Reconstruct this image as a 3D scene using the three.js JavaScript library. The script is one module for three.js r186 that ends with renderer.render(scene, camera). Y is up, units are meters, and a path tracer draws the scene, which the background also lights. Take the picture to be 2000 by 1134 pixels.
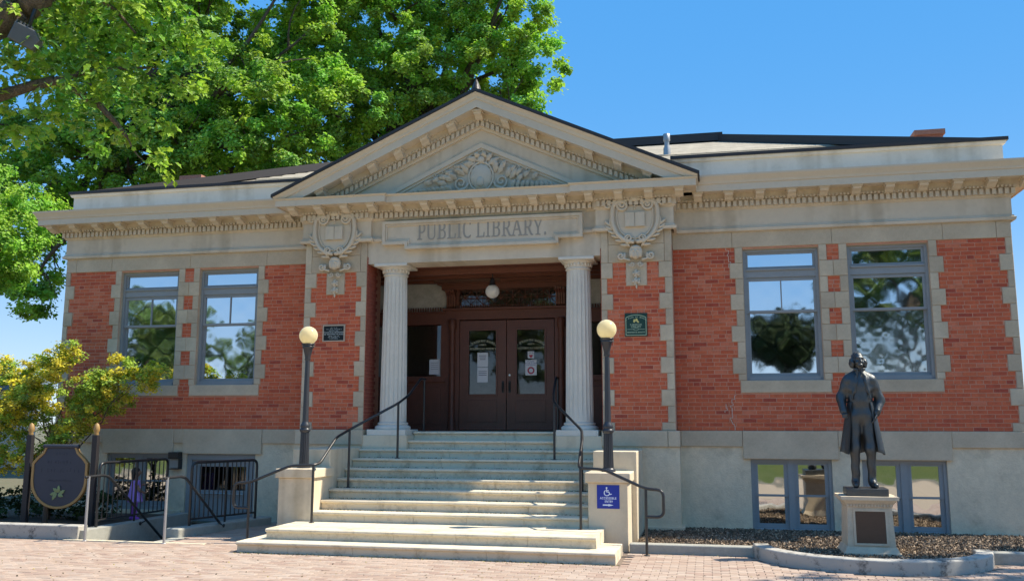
import * as THREE from 'three';
import { mergeGeometries } from 'three/addons/utils/BufferGeometryUtils.js';
import { RoundedBoxGeometry } from 'three/addons/geometries/RoundedBoxGeometry.js';
import { FontLoader } from 'three/addons/loaders/FontLoader.js';
import { TextGeometry } from 'three/addons/geometries/TextGeometry.js';

// ---------------------------------------------------------------- camera, sky, sun, exposure
const scene = new THREE.Scene();
const camera = new THREE.PerspectiveCamera(35.76, 1024 / 580, 0.1, 900);
camera.rotation.order = 'YXZ';
camera.position.set(3.697, 1.689, 15.056);
camera.rotation.set(0.1488, 0.2121, 0.0019);
const SUN = new THREE.Vector3(3.6, 5.0, -1.0).normalize();
{
  const W = 512, H = 256, d = new Float32Array(W * H * 4);
  const zen = [0.045, 0.175, 0.42], mid = [0.055, 0.25, 0.53], hor = [0.45, 0.54, 0.6], gnd = [0.3, 0.28, 0.25];
  for (let j = 0; j < H; j++) for (let i = 0; i < W; i++) {
    const el = ((j + 0.5) / H - 0.5) * Math.PI, az = ((i + 0.5) / W - 0.5) * 2 * Math.PI;
    const v = new THREE.Vector3(Math.cos(el) * Math.cos(az), Math.sin(el), Math.cos(el) * Math.sin(az));
    const s = Math.max(0, Math.sin(el)), c = [0, 0, 0];
    const a = Math.pow(1 - s, 6), b = Math.pow(1 - s, 1.6), g = Math.pow(Math.max(0, v.dot(SUN)), 12) * 0.35;
    for (let k = 0; k < 3; k++) {
      c[k] = el > 0 ? zen[k] * (1 - b) + (mid[k] * (1 - a) + hor[k] * a) * b + g * [1, 0.97, 0.9][k] : gnd[k];
      d[(j * W + i) * 4 + k] = c[k];
    }
    d[(j * W + i) * 4 + 3] = 1;
  }
  const t = new THREE.DataTexture(d, W, H, THREE.RGBAFormat, THREE.FloatType);
  t.mapping = THREE.EquirectangularReflectionMapping; t.magFilter = THREE.LinearFilter; t.needsUpdate = true;
  scene.background = t; scene.environment = t;
}
const sun = new THREE.DirectionalLight(new THREE.Color(1, 0.915, 0.76), 4.0);
sun.position.copy(SUN).multiplyScalar(60); sun.castShadow = true;
Object.assign(sun.shadow.camera, { left: -30, right: 30, top: 30, bottom: -30, near: 1, far: 150 });
sun.shadow.mapSize.set(4096, 4096);
scene.add(sun); scene.add(sun.target);
const renderer = new THREE.WebGLRenderer({ antialias: true });
renderer.toneMapping = THREE.LinearToneMapping;
renderer.toneMappingExposure = 1.95;
renderer.shadowMap.enabled = true;

// ---------------------------------------------------------------- helpers
function rngOf(s) { return () => { s |= 0; s = s + 0x6D2B79F5 | 0; let t = Math.imul(s ^ s >>> 15, 1 | s); t = t + Math.imul(t ^ t >>> 7, 61 | t) ^ t; return ((t ^ t >>> 14) >>> 0) / 4294967296; }; }
const V = (x, y, z) => new THREE.Vector3(x, y, z);
const lin = (r, g, b) => new THREE.Color().setRGB(r, g, b);
// tileable value noise
function noiseField(N, cells, seed) {
  const r = rngOf(seed), g = new Float32Array(cells * cells).map(() => r()), o = new Float32Array(N * N);
  for (let y = 0; y < N; y++) for (let x = 0; x < N; x++) {
    const u = x / N * cells, v = y / N * cells, i = Math.floor(u), j = Math.floor(v), sm = (t) => t * t * (3 - 2 * t), a = sm(u - i), b = sm(v - j);
    const q = (ii, jj) => g[(jj % cells) * cells + (ii % cells)];
    o[y * N + x] = (q(i, j) * (1 - a) + q(i + 1, j) * a) * (1 - b) + (q(i, j + 1) * (1 - a) + q(i + 1, j + 1) * a) * b;
  }
  return o;
}
function fbm(N, list, seed) { // list of [cells, weight]
  const o = new Float32Array(N * N); let w = 0;
  list.forEach(([c, k], n) => { const f = noiseField(N, c, seed + n * 17); for (let i = 0; i < o.length; i++) o[i] += f[i] * k; w += k; });
  for (let i = 0; i < o.length; i++) o[i] /= w;
  return o;
}
function tex(N, fn, srgb = false) {
  const d = new Uint8Array(N * N * 4);
  for (let i = 0; i < N * N; i++) { const c = fn(i, i % N, Math.floor(i / N)); for (let k = 0; k < 3; k++) d[i * 4 + k] = Math.max(0, Math.min(255, c[k] * 255)); d[i * 4 + 3] = 255; }
  const t = new THREE.DataTexture(d, N, N); t.wrapS = t.wrapT = THREE.RepeatWrapping; t.magFilter = THREE.LinearFilter; t.minFilter = THREE.LinearMipmapLinearFilter; t.generateMipmaps = true;
  if (srgb) t.colorSpace = THREE.SRGBColorSpace; t.needsUpdate = true; return t;
}
const rep = (t, k, k2 = k) => { const c = t.clone(); c.repeat.set(k, k2); c.needsUpdate = true; return c; };
const N5 = 512;
const fCoarse = fbm(N5, [[4, 1], [9, 0.8], [23, 0.5], [60, 0.35]], 3), fFine = fbm(N5, [[40, 0.5], [90, 0.7], [200, 1]], 9), fMid = fbm(N5, [[12, 1], [30, 0.9], [80, 0.6]], 21), fStreak = fbm(N5, [[5, 1], [30, 0.8]], 31);
const grey = (v) => [v, v, v];
// surface colour variation (multiplies the material colour)
const T = {
  stone: tex(N5, (i) => { const v = 0.72 + 0.34 * fCoarse[i] + 0.16 * (fFine[i] - 0.5); return [v, v * (0.985 + 0.03 * (fMid[i] - 0.5)), v * (0.97 + 0.05 * (fMid[i] - 0.5))]; }),
  paint: tex(N5, (i) => { const v = 0.86 + 0.14 * fCoarse[i] + 0.05 * (fFine[i] - 0.5) - 0.09 * Math.max(0, fMid[i] - 0.62) * 3; return [v, v, v * 0.99]; }),
  concrete: tex(N5, (i) => { const s = Math.max(0, fCoarse[i] - 0.55) * 1.2, v = 0.8 + 0.24 * fMid[i] - s * 0.55 + 0.14 * (fFine[i] - 0.5); return [v, v * (1 - s * 0.03), v * (1 - s * 0.1)]; }),
  brick: tex(N5, (i) => { const v = 0.72 + 0.4 * fMid[i] + 0.22 * (fFine[i] - 0.5), l = Math.max(0, fCoarse[i] - 0.6) * 0.9; return [v + l * 0.3, v + l * 0.6, v + l * 0.6]; }),
  grime: tex(N5, (i) => { const k = Math.max(0, Math.min(1, (fMid[i] * 0.5 + fCoarse[i] * 0.7 - 0.6) * 4.5)), v = 0.97 - 0.74 * k * (0.5 + fFine[i] * 0.7); return grey(v); }),
  wood: tex(N5, (i, x, y) => { const g = 0.5 + 0.5 * Math.sin((x * 0.22 + fStreak[(y >> 3) * N5 + x] * 30 + fCoarse[i] * 8)); const v = 0.62 + 0.3 * g * fFine[i] + 0.2 * fCoarse[i]; return [v, v * 0.93, v * 0.88]; }),
  bark: tex(N5, (i, x, y) => { const v = 0.35 + 0.85 * Math.pow(fMid[i], 1.3) + 0.3 * (fFine[i] - 0.5); return [v, v * 0.97, v * 0.92]; }),
  grass: tex(N5, (i) => { const v = 0.55 + 0.5 * fFine[i] + 0.25 * (fMid[i] - 0.5); return [v * (0.85 + 0.35 * fCoarse[i]), v, v * 0.8]; }),
  bronze: tex(N5, (i) => { const g = Math.max(0, fCoarse[i] * 0.7 + fMid[i] * 0.5 - 0.55) * 1.8, v = 0.75 + 0.4 * fFine[i]; return [v * (1 + g * 0.2), v * (1 + g * 0.45), v * (1 + g * 0.4)]; }),
  streak: tex(N5, (() => { const a = fbm(N5, [[14, 1], [37, 0.8]], 51), b = fbm(N5, [[5, 1], [12, 0.8], [40, 0.5]], 53); return (i, x, y) => { const st = Math.max(0, a[Math.floor(b[i] * 5) * N5 + x] * 0.55 + b[i] * 0.6 - 0.56) * 1.3, v = 0.87 + 0.13 * fCoarse[i] + 0.08 * (fMid[i] - 0.5) - st * 0.42 + 0.06 * (fFine[i] - 0.5); return [v, v * (1 - st * 0.05), v * (1 - st * 0.14)]; }; })()),
  steps: tex(N5, (i) => { const s = Math.max(0, fCoarse[i] * 0.65 + fMid[i] * 0.45 - 0.52) * 2.2, d = Math.max(0, fFine[i] * 0.7 + fMid[i] * 0.5 - 0.72) * 2, v = 0.98 - s * 0.42 - d * 0.5 + 0.12 * (fFine[i] - 0.5); return [v, v * (1 - s * 0.05), v * (1 - s * 0.14)]; }),
  fine: tex(N5, (i) => grey(fFine[i] * 0.7 + fMid[i] * 0.3)), mid: tex(N5, (i) => grey(fMid[i])), coarse: tex(256, (i, x, y) => grey(fCoarse[(y * 2) * N5 + x * 2])),
  wave: tex(256, (() => { const f = fbm(256, [[3, 1], [7, 0.5]], 77); return (i) => grey(f[i]); })()),
};
function M(color, { map, s = 1, bump, bs = 1, bumpScale = 0.002, rough = 0.85, metal = 0, phys, ...o } = {}) {
  const p = { color: Array.isArray(color) ? lin(...color) : color, roughness: rough, metalness: metal, ...o };
  if (map) p.map = rep(T[map], 1 / s);
  if (bump) { p.bumpMap = rep(T[bump], 1 / bs); p.bumpScale = bumpScale; }
  return phys ? new THREE.MeshPhysicalMaterial({ ...p, ...phys }) : new THREE.MeshStandardMaterial(p);
}
const mat = {
  paint: M([0.68, 0.58, 0.45], { map: 'paint', s: 1.7, bump: 'fine', bs: 0.5, bumpScale: 0.001, rough: 0.7 }),
  frieze: M([0.68, 0.58, 0.45], { map: 'streak', s: 2.3, bump: 'fine', bs: 0.5, bumpScale: 0.001, rough: 0.7 }),
  white: M([0.73, 0.68, 0.59], { map: 'streak', s: 2.1, rough: 0.6 }),
  column: M([0.75, 0.69, 0.6], { map: 'paint', s: 0.9, bump: 'fine', bs: 0.4, bumpScale: 0.001, rough: 0.65 }),
  stone: [[0.61, 0.5, 0.355], [0.56, 0.455, 0.325], [0.65, 0.54, 0.39]].map((c) => M(c, { map: 'stone', s: 0.8, bump: 'fine', bs: 0.35, bumpScale: 0.003, rough: 0.9 })),
  band: M([0.63, 0.515, 0.37], { map: 'stone', s: 1.6, bump: 'fine', bs: 0.4, bumpScale: 0.003, rough: 0.9 }),
  stucco: M([0.8, 0.665, 0.475], { map: 'concrete', s: 1.9, bump: 'mid', bs: 0.5, bumpScale: 0.006, rough: 0.92 }),
  step: M([0.74, 0.64, 0.475], { map: 'steps', s: 1.1, bump: 'fine', bs: 0.3, bumpScale: 0.003, rough: 0.88 }),
  pier: M([0.74, 0.625, 0.455], { map: 'streak', s: 1.9, bump: 'fine', bs: 0.4, bumpScale: 0.003, rough: 0.9 }),
  curb: M([0.46, 0.435, 0.385], { map: 'grime', s: 0.9, bump: 'fine', bs: 0.3, bumpScale: 0.004, rough: 0.92 }),
  curbClean: M([0.4, 0.39, 0.34], { map: 'concrete', s: 1.2, bump: 'fine', bs: 0.3, bumpScale: 0.004, rough: 0.92 }),
  mortar: M([0.68, 0.34, 0.23], { map: 'stone', s: 0.7, bump: 'fine', bs: 0.2, bumpScale: 0.003, rough: 0.95 }),
  brick: [[0.64, 0.14, 0.06], [0.61, 0.126, 0.055], [0.67, 0.16, 0.07], [0.55, 0.105, 0.05], [0.45, 0.082, 0.045], [0.69, 0.2, 0.105]].map((c) => M(c, { map: 'brick', s: 0.6, bump: 'fine', bs: 0.2, bumpScale: 0.003, rough: 0.92 })),
  brickV: M([1, 1, 1], { map: 'brick', s: 0.6, bump: 'fine', bs: 0.2, bumpScale: 0.003, rough: 0.92, vertexColors: true }),
  frame: M([0.3, 0.315, 0.325], { map: 'paint', s: 0.8, rough: 0.55 }),
  glass: M([0.7, 0.72, 0.74], { metal: 1, rough: 0.03, bump: 'wave', bs: 1.1, bumpScale: 0.0018 }),
  glassLow: M([0.56, 0.57, 0.57], { metal: 1, rough: 0.03, bump: 'wave', bs: 0.9, bumpScale: 0.002 }),
  glassOld: M([0.5, 0.5, 0.48], { metal: 1, rough: 0.06, bump: 'wave', bs: 0.6, bumpScale: 0.0024 }),
  darkGlass: M([0.95, 0.96, 0.96], { rough: 0.02, phys: { transmission: 1, thickness: 0, ior: 1.5 } }),
  door: M([0.18, 0.062, 0.037], { map: 'wood', s: 0.6, bump: 'fine', bs: 0.3, bumpScale: 0.001, rough: 0.42 }),
  darkWood: M([0.18, 0.062, 0.037], { map: 'wood', s: 0.5, rough: 0.5 }),
  plaster: M([0.55, 0.53, 0.49], { map: 'concrete', s: 1.5, rough: 0.9 }),
  roofMetal: M([0.035, 0.028, 0.027], { map: 'paint', s: 1, rough: 0.5 }),
  shingle: [[0.42, 0.37, 0.28], [0.37, 0.33, 0.255], [0.46, 0.41, 0.32]].map((c) => M(c, { map: 'stone', s: 0.5, rough: 0.95 })),
  black: M([0.022, 0.022, 0.024], { map: 'paint', s: 0.3, rough: 0.32, bump: 'fine', bs: 0.15, bumpScale: 0.0006 }),
  rail: M([0.03, 0.03, 0.032], { map: 'paint', s: 0.3, rough: 0.3, bump: 'fine', bs: 0.12, bumpScale: 0.0006 }),
  lampIron: M([0.045, 0.047, 0.055], { map: 'paint', s: 0.4, rough: 0.35, metal: 0.1 }),
  steel: M([0.6, 0.6, 0.6], { metal: 0.9, rough: 0.35, map: 'paint', s: 0.3 }),
  bark: M([0.16, 0.125, 0.095], { map: 'bark', s: 0.7, bump: 'mid', bs: 0.5, bumpScale: 0.03, rough: 0.95 }),
  bronze: M([0.085, 0.09, 0.092], { map: 'bronze', s: 0.35, bump: 'mid', bs: 0.25, bumpScale: 0.004, rough: 0.4, metal: 0.7 }),
  gold: M([0.36, 0.22, 0.08], { map: 'paint', s: 0.3, rough: 0.55 }),
  soil: M([0.14, 0.1, 0.07], { map: 'stone', s: 0.4, bump: 'fine', bs: 0.3, bumpScale: 0.02, rough: 1 }),
};
const GW = new Map();
function numbered(n) { const k = GW.get(n) ?? 0; GW.set(n, k + 1); return k ? n + '_' + String(k).padStart(3, '0') : n; }
function metreUV(geo) { // box-mapped uv in metres
  const g = geo.index ? geo.toNonIndexed() : geo, p = g.attributes.position, uv = new Float32Array(p.count * 2), a = V(0, 0, 0), b = V(0, 0, 0), c = V(0, 0, 0), n = V(0, 0, 0);
  for (let i = 0; i < p.count; i += 3) {
    a.fromBufferAttribute(p, i); b.fromBufferAttribute(p, i + 1); c.fromBufferAttribute(p, i + 2);
    n.subVectors(b, a).cross(V(0, 0, 0).subVectors(c, a)); const x = Math.abs(n.x), y = Math.abs(n.y), z = Math.abs(n.z);
    [a, b, c].forEach((q, k) => { const [u, v] = z >= x && z >= y ? [q.x, q.y] : x >= y ? [q.z, q.y] : [q.x, q.z]; uv[(i + k) * 2] = u; uv[(i + k) * 2 + 1] = v; });
  }
  g.setAttribute('uv', new THREE.BufferAttribute(uv, 2)); return g;
}
function clean(g) { g = g.index ? g.toNonIndexed() : g; for (const k of Object.keys(g.attributes)) if (!['position', 'normal', 'uv', 'color'].includes(k)) g.deleteAttribute(k); if (!g.attributes.normal) g.computeVertexNormals(); return g; }
function merge(list) { const l = list.map(clean); const hasC = l.every((g) => g.attributes.color), hasU = l.every((g) => g.attributes.uv); l.forEach((g) => { if (!hasC) g.deleteAttribute('color'); if (!hasU) g.deleteAttribute('uv'); }); return l.length === 1 ? l[0] : mergeGeometries(l); }
function obj(name, geos, material, parent = scene, uv = true) {
  let g = merge(Array.isArray(geos) ? geos : [geos]); if (uv) g = metreUV(g);
  const m = new THREE.Mesh(g, material); m.name = numbered(name); m.castShadow = m.receiveShadow = true; parent.add(m); return m;
}
function mesh(name, g, material, parent) { const m = new THREE.Mesh(g, material); m.name = numbered(name); m.castShadow = m.receiveShadow = true; parent.add(m); return m; }
function thing(name, label, category, pos = [0, 0, 0], group) { const o = new THREE.Group(); o.name = numbered(name); o.position.set(...pos); o.userData = { label, category }; if (group) o.userData.group = group; scene.add(o); return o; }
function tag(o, label, category, group) { Object.assign(o.userData, { label, category }); if (group) o.userData.group = group; return o; }
function struct(name, geos, material, uv = true) { const o = obj(name, geos, material, scene, uv); o.userData.kind = 'structure'; return o; }
function stuff(o) { o.userData.kind = 'stuff'; return o; }
const bx = (x0, x1, y0, y1, z0, z1) => new THREE.BoxGeometry(x1 - x0, y1 - y0, z1 - z0).translate((x0 + x1) / 2, (y0 + y1) / 2, (z0 + z1) / 2);
const rbx = (x0, x1, y0, y1, z0, z1, r = 0.01) => new RoundedBoxGeometry(x1 - x0, y1 - y0, z1 - z0, 2, r).translate((x0 + x1) / 2, (y0 + y1) / 2, (z0 + z1) / 2);
// block with chamfered front (+z) edges, no back
function cblock(x0, x1, y0, y1, z0, z1, b = 0.004) {
  const P = [[x0, y0, z0], [x1, y0, z0], [x1, y1, z0], [x0, y1, z0], [x0, y0, z1 - b], [x1, y0, z1 - b], [x1, y1, z1 - b], [x0, y1, z1 - b], [x0 + b, y0 + b, z1], [x1 - b, y0 + b, z1], [x1 - b, y1 - b, z1], [x0 + b, y1 - b, z1]];
  const F = [[8, 9, 10, 11]]; for (let k = 0; k < 4; k++) { const q = (k + 1) % 4; F.push([k, q, 4 + q, 4 + k], [4 + k, 4 + q, 8 + q, 8 + k]); }
  const v = []; for (const [a, c, d, e] of F) for (const i of [a, c, d, a, d, e]) v.push(...P[i]);
  const g = new THREE.BufferGeometry(); g.setAttribute('position', new THREE.Float32BufferAttribute(v, 3)); g.computeVertexNormals(); return g;
}
const tint = (g, c) => { const n = g.attributes.position.count, a = new Float32Array(n * 3); for (let i = 0; i < n; i++) a.set(c, i * 3); g.setAttribute('color', new THREE.BufferAttribute(a, 3)); return g; };
function lathe(pts, x, y, z, seg = 28) { return new THREE.LatheGeometry(pts.map(([r, h]) => new THREE.Vector2(r, h)), seg).translate(x, y, z); }
function softPath(pts, fil = 0.06) { // polyline with rounded corners
  const p = pts.map((q) => V(...q)), o = [p[0]];
  for (let i = 1; i < p.length - 1; i++) {
    const d0 = p[i - 1].clone().sub(p[i]), d1 = p[i + 1].clone().sub(p[i]), f = Math.min(fil, d0.length() * 0.45, d1.length() * 0.45);
    const a = p[i].clone().addScaledVector(d0.normalize(), f), b = p[i].clone().addScaledVector(d1.normalize(), f);
    for (let k = 0; k <= 4; k++) { const t = k / 4; o.push(a.clone().multiplyScalar((1 - t) ** 2).addScaledVector(p[i], 2 * t * (1 - t)).addScaledVector(b, t * t)); }
  }
  o.push(p[p.length - 1]); return o;
}
// tube of varying radius through points (capped)
function tubeR(pts, r0, r1 = r0, seg = 10, wob = 0, rng = null) {
  const n = pts.length, v = [], idx = [], T0 = V(0, 0, 0); let N = null;
  const L = [0]; for (let i = 1; i < n; i++) L.push(L[i - 1] + pts[i].distanceTo(pts[i - 1]));
  for (let i = 0; i < n; i++) {
    const t = T0.clone().subVectors(pts[Math.min(n - 1, i + 1)], pts[Math.max(0, i - 1)]).normalize();
    if (!N) N = (Math.abs(t.y) < 0.9 ? V(0, 1, 0) : V(1, 0, 0)).cross(t).normalize(); else N.addScaledVector(t, -N.dot(t)).normalize();
    const B = t.clone().cross(N), r = r0 + (r1 - r0) * L[i] / L[n - 1];
    for (let k = 0; k < seg; k++) { const a = k / seg * 2 * Math.PI, q = r * (1 + (rng ? (rng() - 0.5) * wob : 0)); v.push(pts[i].x + q * (Math.cos(a) * N.x + Math.sin(a) * B.x), pts[i].y + q * (Math.cos(a) * N.y + Math.sin(a) * B.y), pts[i].z + q * (Math.cos(a) * N.z + Math.sin(a) * B.z)); }
  }
  for (let i = 0; i < n - 1; i++) for (let k = 0; k < seg; k++) { const a = i * seg + k, b = i * seg + (k + 1) % seg; idx.push(a, b, b + seg, a, b + seg, a + seg); }
  for (let k = 1; k < seg - 1; k++) { idx.push(0, k + 1, k); const o = (n - 1) * seg; idx.push(o, o + k, o + k + 1); }
  const g = new THREE.BufferGeometry(); g.setAttribute('position', new THREE.Float32BufferAttribute(v, 3)); g.setIndex(idx); g.computeVertexNormals(); return g;
}
const tube = (pts, r, fil = 0.06, seg = 10) => tubeR(softPath(pts, fil), r, r, seg);
const bar = (a, b, r, seg = 8) => tubeR([V(...a), V(...b)], r, r, seg);
// profile [[out, y]...] swept along a plan polyline [[x, z]...]; outward is to the right of travel when seen from above
function sweep(profile, path) {
  const n = path.length, off = [];
  for (let i = 0; i < n; i++) {
    const nr = (a, b) => { const dx = b[0] - a[0], dz = b[1] - a[1], l = Math.hypot(dx, dz); return [-dz / l, dx / l]; };
    const A = i ? nr(path[i - 1], path[i]) : null, Bn = i < n - 1 ? nr(path[i], path[i + 1]) : null;
    if (A && Bn) { const k = 1 + A[0] * Bn[0] + A[1] * Bn[1]; off.push([(A[0] + Bn[0]) / k, (A[1] + Bn[1]) / k]); } else off.push(A ?? Bn);
  }
  const v = [], put = (i, j) => v.push(path[i][0] + off[i][0] * profile[j][0], profile[j][1], path[i][1] + off[i][1] * profile[j][0]);
  for (let i = 0; i < n - 1; i++) for (let j = 0; j < profile.length - 1; j++) { put(i, j); put(i + 1, j); put(i + 1, j + 1); put(i, j); put(i + 1, j + 1); put(i, j + 1); }
  const g = new THREE.BufferGeometry(); g.setAttribute('position', new THREE.Float32BufferAttribute(v, 3)); g.computeVertexNormals(); return g;
}
function shapeOf(pts, holes = []) { const s = new THREE.Shape(pts.map(([x, y]) => new THREE.Vector2(x, y))); for (const h of holes) s.holes.push(new THREE.Path(h.map(([x, y]) => new THREE.Vector2(x, y)))); return s; }
const rect = (x0, x1, y0, y1) => [[x0, y0], [x1, y0], [x1, y1], [x0, y1]];
const slab = (pts, z0, z1, holes = [], bevel = 0) => new THREE.ExtrudeGeometry(shapeOf(pts, holes), bevel ? { depth: z1 - z0 - 2 * bevel, bevelEnabled: true, bevelThickness: bevel, bevelSize: bevel, bevelOffset: -bevel, bevelSegments: 2 } : { depth: z1 - z0, bevelEnabled: false }).translate(0, 0, z0 + bevel);
function surfaceNets(f, mn, mx, cell) {
  const n = [0, 1, 2].map((k) => Math.ceil((mx[k] - mn[k]) / cell) + 1), [nx, ny, nz] = n, g = new Float32Array(nx * ny * nz), id = (i, j, k) => (k * ny + j) * nx + i;
  for (let k = 0; k < nz; k++) for (let j = 0; j < ny; j++) for (let i = 0; i < nx; i++) g[id(i, j, k)] = f(mn[0] + i * cell, mn[1] + j * cell, mn[2] + k * cell);
  const vi = new Int32Array(nx * ny * nz).fill(-1), v = [], idx = [];
  for (let k = 0; k < nz - 1; k++) for (let j = 0; j < ny - 1; j++) for (let i = 0; i < nx - 1; i++) {
    let s = 0, x = 0, y = 0, z = 0, c = 0; const q = [];
    for (let b = 0; b < 8; b++) { q[b] = g[id(i + (b & 1), j + (b >> 1 & 1), k + (b >> 2))]; if (q[b] < 0) s++; }
    if (s === 0 || s === 8) continue;
    for (const [a, b] of [[0, 1], [2, 3], [4, 5], [6, 7], [0, 2], [1, 3], [4, 6], [5, 7], [0, 4], [1, 5], [2, 6], [3, 7]]) if ((q[a] < 0) !== (q[b] < 0)) {
      const t = q[a] / (q[a] - q[b]); x += (a & 1) + t * ((b & 1) - (a & 1)); y += (a >> 1 & 1) + t * ((b >> 1 & 1) - (a >> 1 & 1)); z += (a >> 2) + t * ((b >> 2) - (a >> 2)); c++;
    }
    vi[id(i, j, k)] = v.length / 3; v.push(mn[0] + (i + x / c) * cell, mn[1] + (j + y / c) * cell, mn[2] + (k + z / c) * cell);
  }
  const quad = (a, b, c, d, flip) => { if (a < 0 || b < 0 || c < 0 || d < 0) return; flip ? idx.push(a, c, b, a, d, c) : idx.push(a, b, c, a, c, d); };
  for (let k = 1; k < nz - 1; k++) for (let j = 1; j < ny - 1; j++) for (let i = 1; i < nx - 1; i++) {
    const a = g[id(i, j, k)] < 0;
    if (a !== g[id(i + 1, j, k)] < 0) quad(vi[id(i, j - 1, k - 1)], vi[id(i, j, k - 1)], vi[id(i, j, k)], vi[id(i, j - 1, k)], !a);
    if (a !== g[id(i, j + 1, k)] < 0) quad(vi[id(i - 1, j, k - 1)], vi[id(i - 1, j, k)], vi[id(i, j, k)], vi[id(i, j, k - 1)], !a);
    if (a !== g[id(i, j, k + 1)] < 0) quad(vi[id(i - 1, j - 1, k)], vi[id(i, j - 1, k)], vi[id(i, j, k)], vi[id(i - 1, j, k)], !a);
  }
  const o = new THREE.BufferGeometry(); o.setAttribute('position', new THREE.Float32BufferAttribute(v, 3)); o.setIndex(idx); o.computeVertexNormals(); return o;
}
const smin = (a, b, k) => { const h = Math.max(k - Math.abs(a - b), 0) / k; return Math.min(a, b) - h * h * k / 4; };
function cap(ax, ay, az, bx_, by, bz, ra, rb) { const dx = bx_ - ax, dy = by - ay, dz = bz - az, l = dx * dx + dy * dy + dz * dz; return (x, y, z) => { let t = ((x - ax) * dx + (y - ay) * dy + (z - az) * dz) / l; t = t < 0 ? 0 : t > 1 ? 1 : t; const ex = x - ax - dx * t, ey = y - ay - dy * t, ez = z - az - dz * t; return Math.sqrt(ex * ex + ey * ey + ez * ez) - (ra + (rb - ra) * t); }; }
function ell(cx, cy, cz, rx, ry, rz) { const m = Math.min(rx, ry, rz); return (x, y, z) => { const a = (x - cx) / rx, b = (y - cy) / ry, c = (z - cz) / rz; return (Math.sqrt(a * a + b * b + c * c) - 1) * m; }; }
const union = (list, k) => (x, y, z) => { let d = list[0](x, y, z); for (let i = 1; i < list.length; i++) d = smin(d, list[i](x, y, z), k); return d; };

// ---------------------------------------------------------------- dimensions
const W = 8.417, PO = 3.21, PI = 2.053, ZP = 0.42, WT = 1.61, BT = 4.6, RIS = 0.144, COURSE = 0.065;
const WIN = [[4.342, 5.537], [5.973, 7.195]], WY0 = 2.415, WY1 = 4.57;

// ---------------------------------------------------------------- ground
const wellX0 = -5.4, wellX1 = -4.3, wellZ0 = 0.15, wellZ1 = 2.95;
function flat(pts, y, holes) { const g = new THREE.ShapeGeometry(shapeOf(pts.map(([x, z]) => [x, -z]), (holes ?? []).map((h) => h.map(([x, z]) => [x, -z])))); return g.rotateX(-Math.PI / 2).translate(0, y, 0); }
const dirt = M([0.2, 0.15, 0.11], { map: 'stone', s: 0.6, bump: 'fine', bs: 0.3, bumpScale: 0.01 });
struct('ground', [flat([[-400, -400], [400, -400], [400, 400], [-400, 400]], -0.03, [[[wellX0, wellZ0], [wellX1, wellZ0], [wellX1, wellZ1], [wellX0, wellZ1]]])], M([0.16, 0.15, 0.11], { map: 'grass', s: 1.5, rough: 1 }));
const plazaMat = M([0.46, 0.365, 0.26], { map: 'stone', s: 0.9, bump: 'fine', bs: 0.2, bumpScale: 0.003, rough: 0.92 });
struct('plaza_pavement', flat([[26, 6.62], [26, 14.3], [-26, 14.3], [-26, 6.62]], 0), plazaMat);
struct('paver_bed', flat([[-14, 2.5], [-5.65, 2.5], [-5.65, 2.97], [-4.05, 2.97], [-4.05, 0.0], [-2.0, 0.0], [-2.0, 2.2], [14, 2.2], [14, 6.7], [-14, 6.7]], -0.008), M([0.2, 0.155, 0.125], { map: 'stone', s: 0.5, rough: 1 }));
{ // lawn behind the camera side of the plaza: a low mound
  const g = new THREE.PlaneGeometry(120, 70, 80, 50).rotateX(-Math.PI / 2).translate(0, 0, 49.3), p = g.attributes.position, f = noiseField(64, 8, 5);
  for (let i = 0; i < p.count; i++) { const x = p.getX(i), z = p.getZ(i), t = Math.min(1, (z - 14.3) / 8); p.setY(i, 0.02 + t * t * (3 - 2 * t) * 1.15 + f[(Math.abs(Math.round(x)) % 64) * 64 + Math.round(z) % 64] * 0.12 * t); }
  g.computeVertexNormals();
  struct('lawn', g, M([0.12, 0.16, 0.035], { map: 'grass', s: 1.2, bump: 'fine', bs: 0.5, bumpScale: 0.03, rough: 1 }));
  struct('lawn_edging', bx(-26, 26, -0.03, 0.09, 14.2, 14.32), mat.curbClean);
}
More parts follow.
